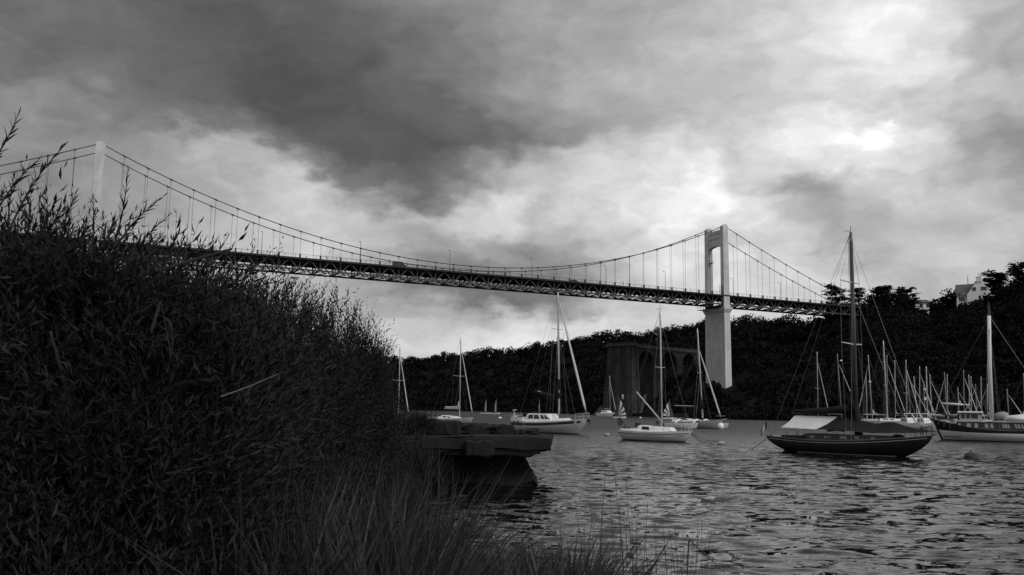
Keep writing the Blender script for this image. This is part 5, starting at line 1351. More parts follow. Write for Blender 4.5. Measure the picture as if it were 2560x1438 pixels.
# ---- marina: yachts packed in front of the right bank ----------------------------------------------------
GRP = 'yachts packed in the moorings on the right'
MAR = [  # mast top px, top py, base px, depth, label, extras
 (2041, 880, 2044, 205, 'moored yacht whose mast with one crosstree rises at the left end of the boom tent', 's'),
 (2091, 884, 2103, 200, 'moored yacht with a left-leaning mast carrying a radar dome, left of the big mast', 'r'),
 (2164, 937, 2167, 215, 'moored yacht with a short thin mast just right of the tall dark yacht mast', ''),
 (2172, 887, 2183, 196, 'moored yacht with a leaning mast and a steaming light, right of the tall dark mast', 'r'),
 (2215, 887, 2218, 190, 'moored yacht with a mast close beside the tallest pale mast of the white yacht', 's'),
 (2237, 901, 2240, 212, 'moored yacht with a single clean mast right of the white yacht with the boom', ''),
 (2262, 900, 2266, 186, 'moored yacht with a tall mast left in the dense cluster of crossing stays', 's'),
 (2266, 925, 2276, 204, 'moored yacht with a slanting mast almost touching the taller one on its left', ''),
 (2284, 941, 2292, 198, 'moored yacht with a short slanting mast in the dense cluster', ''),
 (2298, 916, 2298, 220, 'moored yacht with an upright mast between two slanting ones', ''),
 (2308, 953, 2312, 208, 'moored yacht with the shortest mast of the dense cluster', 'r'),
 (2317, 916, 2321, 184, 'moored yacht with a thick mast carrying two radar domes', 'rr'),
 (2323, 936, 2329, 200, 'moored yacht with a mast directly right of the two radar domes', ''),
 (2363, 930, 2371, 190, 'moored yacht with a leaning mast above the stern boom of the wooden boat', 's'),
 (2367, 936, 2368, 216, 'moored yacht with an upright mast crossed by the leaning one above the wooden boat stern', ''),
 (2393, 968, 2397, 222, 'moored yacht with a stubby mast left of the wheelhouse of the wooden boat', 'r'),
 (2406, 925, 2409, 194, 'moored yacht with the tallest mast above the wheelhouse of the wooden boat', ''),
 (2420, 937, 2424, 204, 'moored yacht with a mast behind the right half of the wheelhouse', ''),
 (2427, 941, 2428, 214, 'moored yacht with an upright mast just right of the wheelhouse mast pair', 's'),
 (2440, 960, 2445, 218, 'moored yacht with a short leaning mast left of the thick pale mast', ''),
 (2450, 942, 2452, 200, 'moored yacht with an upright mast halfway between wheelhouse and thick pale mast', ''),
 (2469, 960, 2470, 210, 'moored yacht with a short mast just left of the thick pale mast', ''),
 (2516, 973, 2521, 176, 'moored yacht with a dim mast behind the grey covered tender', ''),
 (2557, 933, 2562, 168, 'moored yacht with a mast cut by the right edge of the photo', ''),
]
for i, (tx, ty, bx, Y, lb, ex) in enumerate(MAR):
    Lb = 7.8 + 2.6 * ((i * 37) % 10) / 10; yaw = math.radians([-62, -40, -75, 130, -55, 115, -68, -48][i % 8])
    mxw = X_at(bx, Y, 1.5)
    t = empty('moored_yacht', lb, 'sailing boat', (mxw, Y, 0), yaw, GRP)
    H = Hull(Lb, Lb * .32, 1.0, .95, 1.3, .5, Lb * .13, tw=.65, draft=.35, tm=.42, pov=1.3)
    H.build(t, ('white2', 'white', 'grey_hull', 'white2', 'dark_paint')[i % 5], 'white', 14, 6)
    H.stripe(t, 'waterline_band', 'antifoul', lambda q: -.05, lambda q: .08, n=10)
    cabin(t, -Lb * .17, Lb * .24, Lb * .2, Lb * .1, 1.0, .48, .25, 1.0, 'white', [(.15, .36, .45, .82), (.44, .6, .45, .8)], .84, h2=.3)
    cabin(t, -Lb * .24, -Lb * .1, Lb * .18, Lb * .18, 1.4, .5, .1, .35, ('canvas_dark', 'canvas_mid', 'canvas_dark')[i % 3], [], .85, 'spray_hood')
    Ht = float(at(tx, ty, Y)[2]); lean = (X_at(tx, Y, Ht) - X_at(bx, Y, 1.5)) / (math.cos(yaw) if abs(math.cos(yaw)) > .3 else .6)
    lean = max(-.55, min(.55, -lean * .7))
    rig(t, .15, 1.4, Ht, .085 if 'rr' not in ex else .12, Lb * .14, .95, (Lb / 2 - .2, 0, 1.4), (-Lb / 2 + .1, 0, 1.05), ('alu', 'alu_dim', 'alu')[i % 3], ((.45, .85),) if 's' in ex else (), i % 3 != 2, (Lb * .36, 2.5, 2.5), lean, .011, antenna=False)
    sail_cover(t, (0, 0, 2.7), (-Lb * .34, 0, 2.65), .22, .12, ('canvas_dark', 'canvas_mid', 'canvas_dark', 'sail_white')[i % 4], .9)
    for k in range(ex.count('r')):
        MB().ball((.45, 0, Ht * (.9 - .25 * k) if i == 1 else Ht * (.62 - .16 * k)), (.3, .3, .2), 10, 6).build('radar_dome', 'white', t, True)
# white yacht with boom, and three white bows
simple_sloop('white yacht with a long pale boom lying behind the dark yacht', 2152, 172, 2318, 164, 2219, 852, 'white2', ((.42, 1.0), (.72, .9)), None, False, GRP, 'moored_yacht', 1.55, 1.7, .12, 3.4, True, 'alu', 2.0, True)
for i, (px, Y, lb) in enumerate(((2272, 152, 'round-bowed white boat pointing at the photographer, left one of the three moored bow-on'), (2292, 155, 'round-bowed white boat pointing at the photographer, middle one of the three moored bow-on'), (2313, 151, 'round-bowed white boat pointing at the photographer, right one of the three moored bow-on'))):
    t = empty('motor_launch', lb, 'motor boat', (X_at(px, Y, 1.0), Y, 0), math.radians(-78), 'white boats moored bow-on')
    H = Hull(6.2, 2.2, 1.15, 1.2, 1.5, .2, .7, tw=.85, draft=.4, tm=.55, pov=1.1, full=2.2)
    H.build(t, 'white', 'white', 16, 8); H.stripe(t, 'waterline_band', 'antifoul', lambda q: -.05, lambda q: .1)
    c = cabin(t, -1.2, 1.0, 1.7, 1.5, 1.2, 1.0, .1, .7, 'white2', [(.12, .48, .45, .85), (.55, .9, .45, .8)], .85)
    MB().tube([(.6, -.7, 2.1), (-.2, -.75, 2.9)], .06, 6).tube([(.6, .7, 2.1), (-.2, .75, 2.9)], .06, 6).tube([(-.2, -.75, 2.9), (-.2, .75, 2.9)], .05, 6).build('arch', 'alu', t)
    pulpit(t, H, .75, .45)
# stern gear of the ketch's neighbour: floodlight bracket
# ---- buoys and mooring ropes ----------------------------------------------------------------------------
def buoy(label, px, py, r, loop=True, m_='buoy', group='mooring buoys'):
    p = atz(px, py, 0.0); t = empty('mooring_buoy', label, 'buoy', (p[0], p[1], 0), rng.random() * 3, group)
    MB().ball((0, 0, r * .35), (r, r, r * .8), 14, 9).build('float', m_, t, True)
    MB().tube([(r * 1.01 * math.cos(a), r * 1.01 * math.sin(a), r * .06) for a in np.linspace(0, 6.283, 15)], r * .17, 6).build('weed_band', 'rubber', t, True)
    if loop: MB().tube([(.25 * r * math.cos(a), 0, r * 1.1 + .25 * r * math.sin(a)) for a in np.linspace(-.4, 3.5, 9)], r * .07, 5).build('mooring_ring', 'dark_paint', t)
    return p
b1 = buoy('pale mooring buoy floating left of the stern of the small sloop', 1518, 1090, .3)
b2 = buoy('mooring buoy with ropes between the small sloop and the dark yacht', 1803, 1112, .3)
b3 = buoy('dark weedy mooring buoy alone in the water right of the dark yacht bow', 2428, 1148, .42, True, 'rope')
b4 = buoy('round white buoy left of the stern of the striped sloop', 1250, 1047, .45, False, 'white')
b5 = buoy('tiny round white buoy under the boom end of the small sloop', 1601, 1046, .4, False, 'white')
def rope(label, pts, r=.022, group='mooring ropes'):
    o = MB().tube(pts, r, 5).build('mooring_rope', 'rope'); tag(o, label, 'rope', group)
def cat(p, q, sag, n=14):
    p, q = np.array(p, float), np.array(q, float); return [p + (q - p) * f - np.array((0, 0, 4 * sag * f * (1 - f))) for f in np.linspace(0, 1, n)]
bowp = at(1729, 1083, 82.6); ster = at(1557, 1086, 87.4)
rope('taut upper mooring rope from the small sloop bow to its buoy', cat(bowp, (b2[0], b2[1], .35), .28))
rope('slack lower mooring rope from the small sloop bow to its buoy', cat(bowp - (0, 0, .06), (b2[0] - .3, b2[1], .3), .42))
rope('rope from the small sloop bow slanting down into the water', cat(bowp - (0, 0, .1), (*atz(1772, 1116, 0)[:2], -.05), .12))
rope('stern rope from the small sloop to the buoy on its left', cat(ster, (b1[0], b1[1], .3), .22))
yst = at(1922, 1090, 66.4)
rope('long rope from the dark yacht stern sagging to the buoy on its left', cat(yst, (b2[0], b2[1], .3), .95, 20))
rope('thin rope from the dark yacht bow to the weedy buoy', cat(at(2329, 1091, 60.5), (b3[0], b3[1], .3), .75, 18), .014)
rope('rope trailing right from the weedy buoy into the water', cat((b3[0], b3[1], .4), (*atz(2555, 1166, 0)[:2], -.05), .12), .018)
# gull
gp = at(1137, 592, 420)
gl = empty('gull', 'tiny gull gliding in the grey sky above the middle of the bridge', 'bird', tuple(gp), .5)
MB().ball((0, 0, 0), (.35, .13, .12), 8, 6).build('body', 'feather', gl, True)
for s_ in (-1, 1): MB().grid([[(-.12, 0, .05), (.15, 0, .05)], [(-.12, s_ * .45, .2), (.14, s_ * .45, .2)], [(-.2, s_ * .95, .08), (-.1, s_ * .95, .08)]]).build('wing', 'feather', gl)
# ================================================================== WILLOWS, REEDS, RUSHES (near bank)
def unit(a): return a / (np.linalg.norm(a, axis=-1, keepdims=True) + 1e-9)
def leaves_mesh(Pb, Dl, Nl, Ln, Wd):
    """lanceolate leaves folded along the midrib: bases, directions, normals, lengths, widths -> V, F (two long triangles each side)"""
    n = len(Pb); S_ = unit(np.cross(Dl, Nl)); L = Ln[:, None]; w = Wd[:, None]
    a = Pb; b = Pb + Dl * L * .38 + S_ * w + Nl * w * .5; c = Pb + Dl * L - Nl * L * .10; d = Pb + Dl * L * .38 - S_ * w + Nl * w * .5
    m_ = Pb + Dl * L * .42
    V = np.stack([a, b, c, d], 1).reshape(-1, 3); o = np.arange(n)[:, None] * 4
    Fc = np.concatenate([o + np.array([[0, 2, 1]]), o + np.array([[0, 3, 2]])], 0)
    return V, Fc
def shoot_geometry(B, Dr, Ln, nl, leafL, spread=1.05):
    """many shoots at once: bases B, directions Dr, lengths Ln, nl leaves each -> leaf arrays and stem strips"""
    n = len(B); t = (np.arange(nl) + .5) / nl
    bend = rng.normal(size=(n, 3)) * .16 + np.array((0, 0, .10))
    P = B[:, None] + (Dr[:, None] * t[None, :, None] + bend[:, None] * (t ** 2)[None, :, None]) * Ln[:, None, None]
    T = unit(Dr[:, None] + 2 * bend[:, None] * t[None, :, None])
    a0 = rng.random((n, 1)) * 6.283 + np.arange(nl)[None] * 2.4 + rng.normal(size=(n, nl)) * .3
    ref = unit(np.cross(T, np.array((.3, .2, .95)))); r2 = np.cross(T, ref)
    out = ref * np.cos(a0)[..., None] + r2 * np.sin(a0)[..., None]
    sp = spread * (1.05 - .45 * t)[None, :, None]
    Dl = unit(T + out * sp + rng.normal(size=(n, nl, 3)) * .12)
    Nl = unit(np.cross(Dl, np.cross(out, T)) + rng.normal(size=(n, nl, 3)) * .2); Nl = unit(Nl - Dl * (Nl * Dl).sum(-1, keepdims=True))
    L = leafL * rng.uniform(.6, 1.25, (n, 1)) * (1.0 - .4 * t[None] ** 3) * (.75 + .5 * rng.random((n, nl)))
    Wd = L * (.085 + .04 * rng.random((n, nl)))
    tip = B + (Dr + bend) * Ln[:, None]
    mid = B + (Dr * .5 + bend * .25) * Ln[:, None]
    return (P.reshape(-1, 3), Dl.reshape(-1, 3), Nl.reshape(-1, 3), L.ravel(), Wd.ravel()), (B, mid, tip)
def stems_mesh(A, Bm, C, r):
    """three-sided tapering stems through A, Bm, C"""
    n = len(A); d = unit(C - A); a = unit(np.cross(d, np.array((.2, .9, .3)))); b = np.cross(d, a); V = []
    for P_, k in ((A, 1.0), (Bm, .75), (C, .25)):
        for q in range(3): V.append(P_ + r * k * (math.cos(2.094 * q) * a + math.sin(2.094 * q) * b))
    V = np.stack(V, 1).reshape(-1, 3); o = np.arange(n)[:, None] * 9; Fc = []
    for i in range(2):
        for q in range(3): Fc.append(o + np.array([[i * 3 + q, i * 3 + (q + 1) % 3, (i + 1) * 3 + (q + 1) % 3, (i + 1) * 3 + q]]))
    return V, np.concatenate(Fc, 0)
CAPX = [-200, 0, 100, 200, 260, 350, 430, 560, 640, 700, 760, 815, 840, 866, 900, 940, 966, 984, 990, 1000]
CAPY = [545, 560, 556, 568, 588, 612, 640, 648, 656, 668, 692, 694, 712, 742, 748, 792, 832, 868, 930, 1036]
def within(Pw):
    """which points stay inside the outline the bushes have been clipped and blown to"""
    q = Pw - EYE; w = q @ _f; px = 1280 + F * (q @ _r) / w; py = 719 - F * (q @ _u) / w
    return py > np.interp(px, CAPX, CAPY) - rng.exponential(14, len(px)) + rng.normal(size=len(px)) * 6
def willow(label, base, blobs, nshoot, leafL, nl, matn, Ls=(.45, .85), upw=.75, group='willow bushes on the near bank', clip=True):
    """blobs: (cx, cy, cz, rx, ry, rz, weight) in world coordinates"""
    t = empty('willow_bush', label, 'bush', base, 0, group); o = np.array(base)
    w = np.array([b[6] for b in blobs]); w = w / w.sum(); idx = rng.choice(len(blobs), nshoot, p=w)
    bl = np.array([b[:6] for b in blobs])[idx]
    d = unit(rng.normal(size=(nshoot, 3))); rad = rng.random((nshoot, 1)) ** .45
    Ln = rng.uniform(Ls[0], Ls[1], nshoot)
    B = bl[:, :3] + d * rad * np.maximum(bl[:, 3:6] - .35 * Ln[:, None], .1)
    B[:, 2] = np.maximum(B[:, 2], bank_z(base[0], base[1]) + .05)
    Dr = unit(d * .55 + np.array((0, 0, upw)) + rng.normal(size=(nshoot, 3)) * .42)
    tip = B + (Dr + np.array((0, 0, .1))) * Ln[:, None]; ok = within(tip) & within(B + Dr * Ln[:, None] * .5) if clip else np.ones(nshoot, bool)
    B, Dr, Ln = B[ok], Dr[ok], Ln[ok]
    lv, st = shoot_geometry(B - o, Dr, Ln, nl, leafL)
    V, Fc = leaves_mesh(*lv)
    f = obj('foliage', np_mesh('foliage', V, Fc, matn), t); tag(f, kind='stuff')
    V, Fc = stems_mesh(*(q[::2] for q in st), .0028)
    f = obj('twigs', np_mesh('twigs', V, Fc, 'bark'), t); tag(f, kind='stuff')
    for k in range(9):
        b = blobs[k % len(blobs)]; c = np.array(b[:3]) - o; tip = c + np.array((rng.normal() * b[3] * .5, rng.normal() * b[4] * .5, b[5] * .55))
        p0 = np.array((rng.normal() * .12, rng.normal() * .12, bank_z(base[0], base[1]) - base[2] - .1))
        MB().tube([p0, p0 * .5 + c * .5 + (0, 0, -.3), c, tip], [.035, .028, .02, .006], 5).build('stem', 'bark', t, True)
    return t
LEAF6 = None
def leaf_mesh_one():
    v = [(0, 0, 0), (.055, .22, .02), (.072, .45, .03), (.045, .75, .0), (0, 1, -.08), (-.045, .75, .0), (-.072, .45, .03), (-.055, .22, .02), (0, .25, 0), (0, .5, 0), (0, .77, -.03)]
    f = [(0, 1, 8), (0, 8, 7), (8, 1, 2, 9), (7, 8, 9, 6), (9, 2, 3, 10), (6, 9, 10, 5), (10, 3, 4), (5, 10, 4)]
    me = bpy.data.meshes.new('leaf'); me.from_pydata(v, [], f); me.materials.append(MT['leaf']); me.update(); return me
LEAF1 = leaf_mesh_one()
def long_shoot(bush, pa, pb, Y, nl=26, leafL=.075, bow=.06, dY=0.0):
    """a shoot standing clear of the bush, with each of its leaves an object of its own"""
    o = np.array(bush.location)
    a = at(pa[0], pa[1], Y) - o; b = at(pb[0], pb[1], Y + dY) - o; d = b - a; L = float(np.linalg.norm(d)); side = np.cross(d / L, (0, 1, 0))
    pts = [a + d * f + side * bow * L * math.sin(math.pi * f) for f in np.linspace(0, 1, 9)]
    sh = MB().tube(pts, list(np.linspace(.0055, .0012, 9)), 5).build('shoot', 'bark', bush)
    for i in range(nl):
        f = .08 + .92 * (i + .5) / nl; p = a + d * f + side * bow * L * math.sin(math.pi * f)
        T = unit(d / L + side * bow * 3 * math.cos(math.pi * f)); ref = unit(np.cross(T, (.1, 1, .2))); r2 = np.cross(T, ref)
        an = i * 2.4 + rng.normal() * .3; out = ref * math.cos(an) + r2 * math.sin(an)
        Dl = unit(T + out * (.85 - .5 * f) + rng.normal(size=3) * .1); Nz = unit(T - Dl * (T @ Dl) + rng.normal(size=3) * .15); Sx = np.cross(Dl, Nz); Nz = np.cross(Sx, Dl)
        s_ = leafL * (1.05 - .5 * f ** 3) * rng.uniform(.75, 1.15)
        lo = bpy.data.objects.new('leaf', LEAF1); COL.objects.link(lo); lo.parent = sh
        R = Matrix(((Sx[0], Dl[0], Nz[0], p[0]), (Sx[1], Dl[1], Nz[1], p[1]), (Sx[2], Dl[2], Nz[2], p[2]), (0, 0, 0, 1))); lo.matrix_local = R @ Matrix.Scale(float(s_), 4)
    return sh
# nearest bush on the left
g0 = bank_z(-2.7, 4.6)
near = willow('nearest willow bush at the left with long leafy shoots standing against the sky', (-2.7, 4.6, g0),
   [(-2.95, 4.7, 2.55, .95, .8, 1.5, 2.6), (-2.25, 4.9, 2.5, .7, .7, 1.5, 2.6), (-1.85, 5.0, 2.25, .6, .6, 1.5, 1.5), (-2.3, 4.2, 1.4, .9, .6, .9, .8), (-1.5, 4.4, 1.2, .6, .5, .9, .6), (-3.6, 5.0, 2.3, .8, .8, 1.5, .7), (-2.65, 4.8, 3.5, 1.0, .5, .5, 2.0)], 10800, .085, 20, 'leaf')
for (pa, pb, Y, n_, ll, bw) in [((-40, 430), (47, 282), 4.0, 16, .078, -.05), ((30, 560), (160, 365), 4.2, 24, .075, .05), ((-5, 520), (100, 395), 4.3, 20, .075, .04), ((20, 600), (36, 435), 4.4, 16, .07, .03),
        ((285, 615), (320, 422), 4.5, 24, .07, -.03), ((290, 615), (410, 490), 4.6, 24, .07, .05), ((330, 640), (425, 537), 4.6, 20, .068, .05), ((225, 640), (232, 500), 4.3, 15, .075, -.04),
        ((150, 600), (192, 478), 4.4, 15, .075, .03), ((440, 650), (464, 588), 5.2, 10, .07, .03), ((530, 665), (570, 592), 5.6, 12, .07, .03), ((95, 600), (140, 500), 4.5, 14, .07, .02),
        ((60, 620), (75, 500), 4.6, 14, .075, -.03), ((185, 640), (215, 545), 4.7, 14, .075, .04), ((255, 640), (290, 540), 4.8, 14, .07, .04), ((375, 660), (400, 590), 5.0, 12, .07, .03), ((-20, 560), (10, 470), 4.5, 14, .07, .03)]:
    long_shoot(near, pa, pb, Y, n_, ll, bw)
def wx(px, Y): return X_at(px, Y, 3.0)
g1 = bank_z(-2.5, 7)
willow('second willow bush from the left, its low top just under the bridge deck', (-2.5, 7, g1),
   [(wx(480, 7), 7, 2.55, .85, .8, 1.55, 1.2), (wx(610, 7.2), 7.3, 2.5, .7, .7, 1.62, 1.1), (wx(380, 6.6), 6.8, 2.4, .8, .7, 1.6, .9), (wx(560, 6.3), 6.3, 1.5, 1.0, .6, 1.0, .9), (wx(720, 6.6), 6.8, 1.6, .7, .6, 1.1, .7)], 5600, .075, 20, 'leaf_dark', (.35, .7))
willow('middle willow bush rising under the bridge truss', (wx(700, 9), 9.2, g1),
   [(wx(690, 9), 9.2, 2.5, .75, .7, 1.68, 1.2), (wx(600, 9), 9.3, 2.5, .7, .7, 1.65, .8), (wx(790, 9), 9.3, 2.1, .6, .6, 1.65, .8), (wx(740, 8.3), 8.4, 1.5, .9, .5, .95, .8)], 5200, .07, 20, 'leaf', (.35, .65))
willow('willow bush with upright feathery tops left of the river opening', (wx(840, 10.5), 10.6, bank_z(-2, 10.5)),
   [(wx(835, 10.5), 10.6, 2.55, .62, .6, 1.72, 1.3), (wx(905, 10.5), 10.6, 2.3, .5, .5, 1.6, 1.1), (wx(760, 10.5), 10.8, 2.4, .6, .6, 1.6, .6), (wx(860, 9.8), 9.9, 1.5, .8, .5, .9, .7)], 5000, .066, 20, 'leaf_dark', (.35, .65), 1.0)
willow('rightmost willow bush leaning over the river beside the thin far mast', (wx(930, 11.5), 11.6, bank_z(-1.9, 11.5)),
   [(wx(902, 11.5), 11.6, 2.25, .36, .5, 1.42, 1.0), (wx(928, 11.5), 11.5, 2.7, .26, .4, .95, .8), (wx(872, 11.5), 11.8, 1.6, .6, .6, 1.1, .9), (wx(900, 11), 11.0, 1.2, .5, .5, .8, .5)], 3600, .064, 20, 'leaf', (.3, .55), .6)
willow('low scrubby willow at the landward end of the broken pier', (wx(1030, 36), 35.0, 1.4),
   [(wx(1020, 35), 35.2, 1.8, 1.0, .8, .75, 1.0), (wx(950, 34), 34.5, 1.9, 1.6, .8, .9, 1.0), (wx(1060, 35.5), 35.0, 2.1, .5, .4, .4, .4)], 900, .14, 14, 'leaf_dark', (.4, .8), clip=False)

def blades(B, H, W_, lean, droop, seg=5):
    """ribbon leaves: bases, heights, widths, lean vectors, droop amount"""
    n = len(B); V = []
    az = rng.random(n) * 6.283; sd = np.stack([np.cos(az), np.sin(az), np.zeros(n)], 1)
    for i in range(seg + 1):
        f = i / seg
        c = B + np.array((0, 0, 1.0)) * (H * (f - droop * f ** 3 * .6))[:, None] + lean * (H * (f ** 1.7))[:, None]
        w = (W_ * (1 - f) ** .6 * (0.55 + .45 * min(1, f * 5)))[:, None] * .5
        V += [c - sd * w, c + sd * w]
    V = np.stack(V, 1).reshape(-1, 3); o = np.arange(n)[:, None] * (2 * seg + 2)
    Fc = np.concatenate([o + np.array([[2 * i, 2 * i + 1, 2 * i + 3, 2 * i + 2]]) for i in range(seg)], 0)
    return V, Fc
def bed(name, label, n, sampler, H, W_, lean, droop, m_, kind='stuff'):
    XY = np.array([sampler() for _ in range(n)]); B = np.stack([XY[:, 0], XY[:, 1], [bank_z(x, y) - .05 for x, y in XY[:, :2]]], 1)
    h = np.maximum(.25, XY[:, 2] - B[:, 2]) if H is None else rng.uniform(H[0], H[1], n) * XY[:, 2]; w = rng.uniform(W_[0], W_[1], n)
    ln = rng.normal(size=(n, 3)) * lean; ln[:, 2] = 0
    V, Fc = blades(B, h, w, ln, rng.random(n) * droop)
    o = obj(name, np_mesh(name, V, Fc, m_)); tag(o, label, None, None, kind); return o
def s_reed():
    Y = rng.uniform(4.3, 9.0); px = rng.uniform(-60, 1090) if rng.random() < .25 else rng.uniform(520, 1090)
    yt = float(np.interp(px, [-60, 450, 600, 760, 900, 1000, 1060, 1100], [1260, 1200, 1070, 1100, 1120, 1110, 1120, 1200])) + abs(rng.normal()) * 90
    return (X_at(px, Y, 1.2), Y, at(px, yt, Y)[2])
bed('reed_bed', 'dense tall reeds in front of the willows', 5200, s_reed, None, (.012, .034), .24, .7, 'reed')
def s_grass():
    Y = rng.uniform(6.3, 9.6); px = rng.uniform(1080, 1470)
    yt = float(np.interp(px, [1080, 1160, 1230, 1280, 1330, 1400, 1450, 1475], [1370, 1375, 1330, 1295, 1300, 1285, 1290, 1350])) + abs(rng.normal()) * 45
    return (X_at(px, Y, 1.0), Y, at(px, yt, Y)[2])
bed('bank_grass', 'coarse waterside grass tuft at the bottom centre', 4400, s_grass, None, (.018, .046), .26, 1.1, 'grass')
def s_under():
    x, y, z = s_grass(); return (x, y, z - .16)
bed('grass_understory', 'dark matted lower grass of the waterside tuft', 5200, s_under, None, (.02, .05), .42, 1.2, 'leaf_dark')
def s_low():
    Y = rng.uniform(2.6, 9.5); px = rng.uniform(-100, 1500)
    return (X_at(px, Y, .8), Y, 1.0)
bed('undergrowth', 'short dark grass covering the near bank', 5000, s_low, (.25, .75), (.006, .016), .25, .8, 'reed')
def s_shore():
    Y = rng.uniform(9, 33.5); x = np.interp(Y, SHY, SHX) - abs(rng.normal()) * 1.1 + .2
    return (x, Y, 1.0)
bed('shore_weeds', 'rank dark weeds along the water edge between the reeds and the broken pier', 2600, s_shore, (.4, 1.3), (.015, .035), .2, .6, 'leaf_dark')
def s_pier():
    Y = rng.uniform(33.5, 39.5); px = rng.uniform(930, 1105)
    return (X_at(px, Y, 1.5), Y, 1.0)
XY = [s_pier() for _ in range(260)]
def s_hang():
    Y = rng.uniform(31.5, 33.7); px = min(1128, rng.uniform(985, 1085) + abs(rng.normal()) * 18)
    yt = 1075 + abs(rng.normal()) * 60 + max(0, px - 1060) * .8
    return (X_at(px, Y, 1.2), Y, at(px, yt, Y)[2])
bed('pier_reeds', 'reeds and weeds growing up against the landward side of the broken pier', 900, s_hang, None, (.03, .07), .22, .6, 'leaf_dark')
V, Fc = blades(np.array([(x, y, 1.5) for x, y, _ in XY]), rng.uniform(.35, 1.1, 260), rng.uniform(.03, .06, 260), np.array([(rng.normal() * .25, rng.normal() * .2, 0) for _ in XY]), rng.random(260) * .6)
tag(obj('pier_weeds', np_mesh('pier_weeds', V, Fc, 'leaf_dark')), 'weeds sprouting on the landward end of the broken pier', None, None, 'stuff')

def clump(name, label, cat_, base, stems, m_, part, flat):
    """things with every stem or blade a part: stems = list of (tip pixel, depth, base offset, width, bow)"""
    t = empty(name, label, cat_, base); o = np.array(base)
    for (tx, ty, Y, bx, w, bow) in stems:
        a = np.array((bx[0], bx[1], bank_z(base[0] + bx[0], base[1] + bx[1]) - base[2] - .05)); b = at(tx, ty, Y) - o; d = b - a
        sd = np.array((1.0, 0, 0)); pts = [a + d * f + sd * bow * (f * f - f) for f in np.linspace(0, 1, 9)]
        m = MB()
        if flat:
            G = [];
            for f, p in zip(np.linspace(0, 1, 9), pts):
                k = w * .5 * (1 - f) ** .65 * (.6 + .4 * min(1, f * 5)); q = np.array((math.cos(bow * 9 + f), math.sin(bow * 9 + f), 0)); G.append([p - q * k, p + np.array((0, -.12 * k, 0)), p + q * k])
            m.grid(G)
        else: m.tube(pts, list(np.linspace(w, w * .25, 9)), 5)
        m.build(part, m_, t)
    return t
# big reed clump at the edge of the reeds
bx_ = X_at(1075, 5.6, 1.2); base = (bx_, 5.6, bank_z(bx_, 5.6))
R_ = lambda a, b: float(rng.uniform(a, b))
stems = [(1083, 1082, 5.6, (0, 0), .030, .05), (1098, 1092, 5.6, (.02, .05), .030, -.04), (1072, 1108, 5.5, (-.03, 0), .022, .06), (1132, 1122, 5.6, (.05, .02), .026, -.12), (1158, 1150, 5.7, (.08, 0), .024, -.16),
         (1175, 1162, 5.7, (.1, .05), .016, -.2), (1135, 1163, 5.5, (.06, -.05), .026, -.02), (1167, 1232, 5.5, (.1, 0), .022, -.14), (1185, 1248, 5.6, (.1, .04), .014, -.25), (1060, 1140, 5.5, (-.05, .03), .024, .1), (1110, 1180, 5.4, (.03, -.03), .024, -.08),
         (1148, 1200, 5.5, (.08, .02), .022, -.1), (1040, 1120, 5.7, (-.08, 0), .02, .12), (1062, 1200, 5.4, (-.02, -.05), .025, .02)]
clump('reed_clump', 'tallest clump of broad reed blades standing in front of the dark broken pier', 'reeds', base, stems, 'reed', 'blade', True)
# rushes standing in the water
bx_ = X_at(1640, 6.6, .4); base = (bx_, 6.6, bank_z(bx_, 6.6))
tips = [(1514, 1173), (1535, 1160), (1522, 1185), (1466, 1215), (1478, 1290), (1440, 1276), (1565, 1200), (1580, 1220), (1568, 1258), (1597, 1255), (1635, 1262), (1590, 1300), (1620, 1250), (1548, 1265), (1530, 1300), (1500, 1320), (1460, 1330),
        (1655, 1290), (1672, 1320), (1610, 1330), (1640, 1340), (1575, 1320), (1550, 1340), (1520, 1350), (1485, 1360), (1690, 1345), (1600, 1365), (1660, 1365), (1628, 1380), (1540, 1375), (1505, 1390), (1585, 1350), (1560, 1300), (1505, 1270)]
stems = [(x, y, 6.6 + R_(-.25, .25), (R_(-.28, .12) + (x - 1600) * .0012, R_(-.2, .2)), R_(.0035, .006), R_(-.12, .05) + (1600 - x) * .0012) for x, y in tips]
clump('rush_clump', 'tuft of thin dark rush stems leaning left over the bright water at the bottom', 'rushes', base, stems, 'rush', 'stem', False)
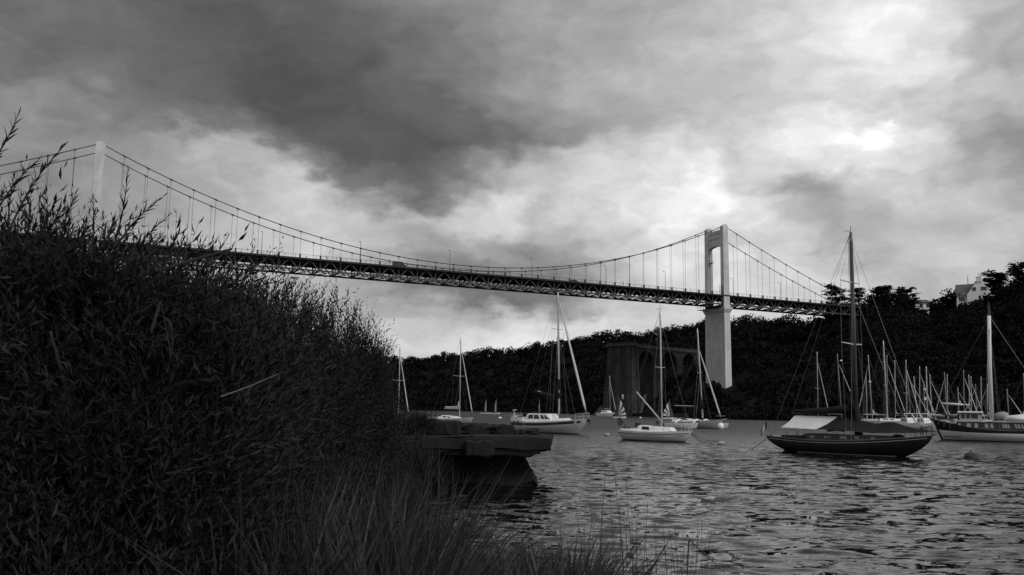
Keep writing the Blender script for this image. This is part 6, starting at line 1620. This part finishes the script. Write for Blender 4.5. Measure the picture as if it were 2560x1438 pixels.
bx_ = X_at(1690, 6.3, .4); base = (bx_, 6.3, bank_z(bx_, 6.3))
tips = [(1754, 1298), (1745, 1305), (1732, 1322), (1780, 1322), (1726, 1345), (1715, 1335), (1765, 1360), (1700, 1360), (1785, 1395), (1710, 1380), (1745, 1375), (1680, 1392), (1730, 1400), (1770, 1405)]
stems = [(x, y, 6.3 + R_(-.2, .2), (R_(-.2, .2) + (x - 1700) * .0006, R_(-.15, .15)), R_(.0035, .006), R_(-.08, .2)) for x, y in tips]
cl = clump('rush_clump', 'smaller tuft of rush stems at the right with one snapped stem', 'rushes', base, stems, 'rush', 'stem', False)
o = np.array(base)
MB().tube([(0, 0, 0), at(1722, 1352, 6.3) - o, at(1724, 1350, 6.3) - o, at(1812, 1432, 6.1) - o], [.006, .005, .005, .003], 5).build('snapped_stem', 'rush', cl)
# pale dead stalk
p0 = at(552, 992, 4.05); p1 = at(697, 934, 4.15)
tag(MB().tube([p0, p0 * .5 + p1 * .5 + (0, 0, -.006), p1], [.0035, .003, .0015], 6).build('dead_stalk', 'straw'), 'pale dead stalk lying slanted across the dark willow leaves', 'stalk')
bx_ = X_at(420, 4.1, 2.0); o = np.array((bx_, 4.1, bank_z(bx_, 4.1)))
t = empty('dead_reed', 'pale withered reed with two drooping leaves among the willow leaves', 'reed', tuple(o))
MB().tube([at(455, 1010, 4.35) - o, at(428, 890, 4.1) - o, at(402, 752, 4.1) - o], [.004, .003, .0015], 6).build('stem', 'reed', t)
for (a, b, c, w) in (((402, 752), (390, 785), (377, 838), .015), ((400, 790), (432, 795), (430, 835), .012), ((415, 850), (440, 825), (428, 880), .01)):
    A, Bq, Cq = (at(*q, 4.05) - o for q in (a, b, c)); G = []
    for f in np.linspace(0, 1, 8):
        p = A * (1 - f) ** 2 + Bq * 2 * f * (1 - f) + Cq * f * f; k = w * .5 * math.sin(math.pi * min(1, .08 + f * .92)) ** .7; G.append([p - (k, 0, 0), p + (0, -.1 * k, 0), p + (k, 0, 0)])
    MB().grid(G).build('leaf', 'reed', t)
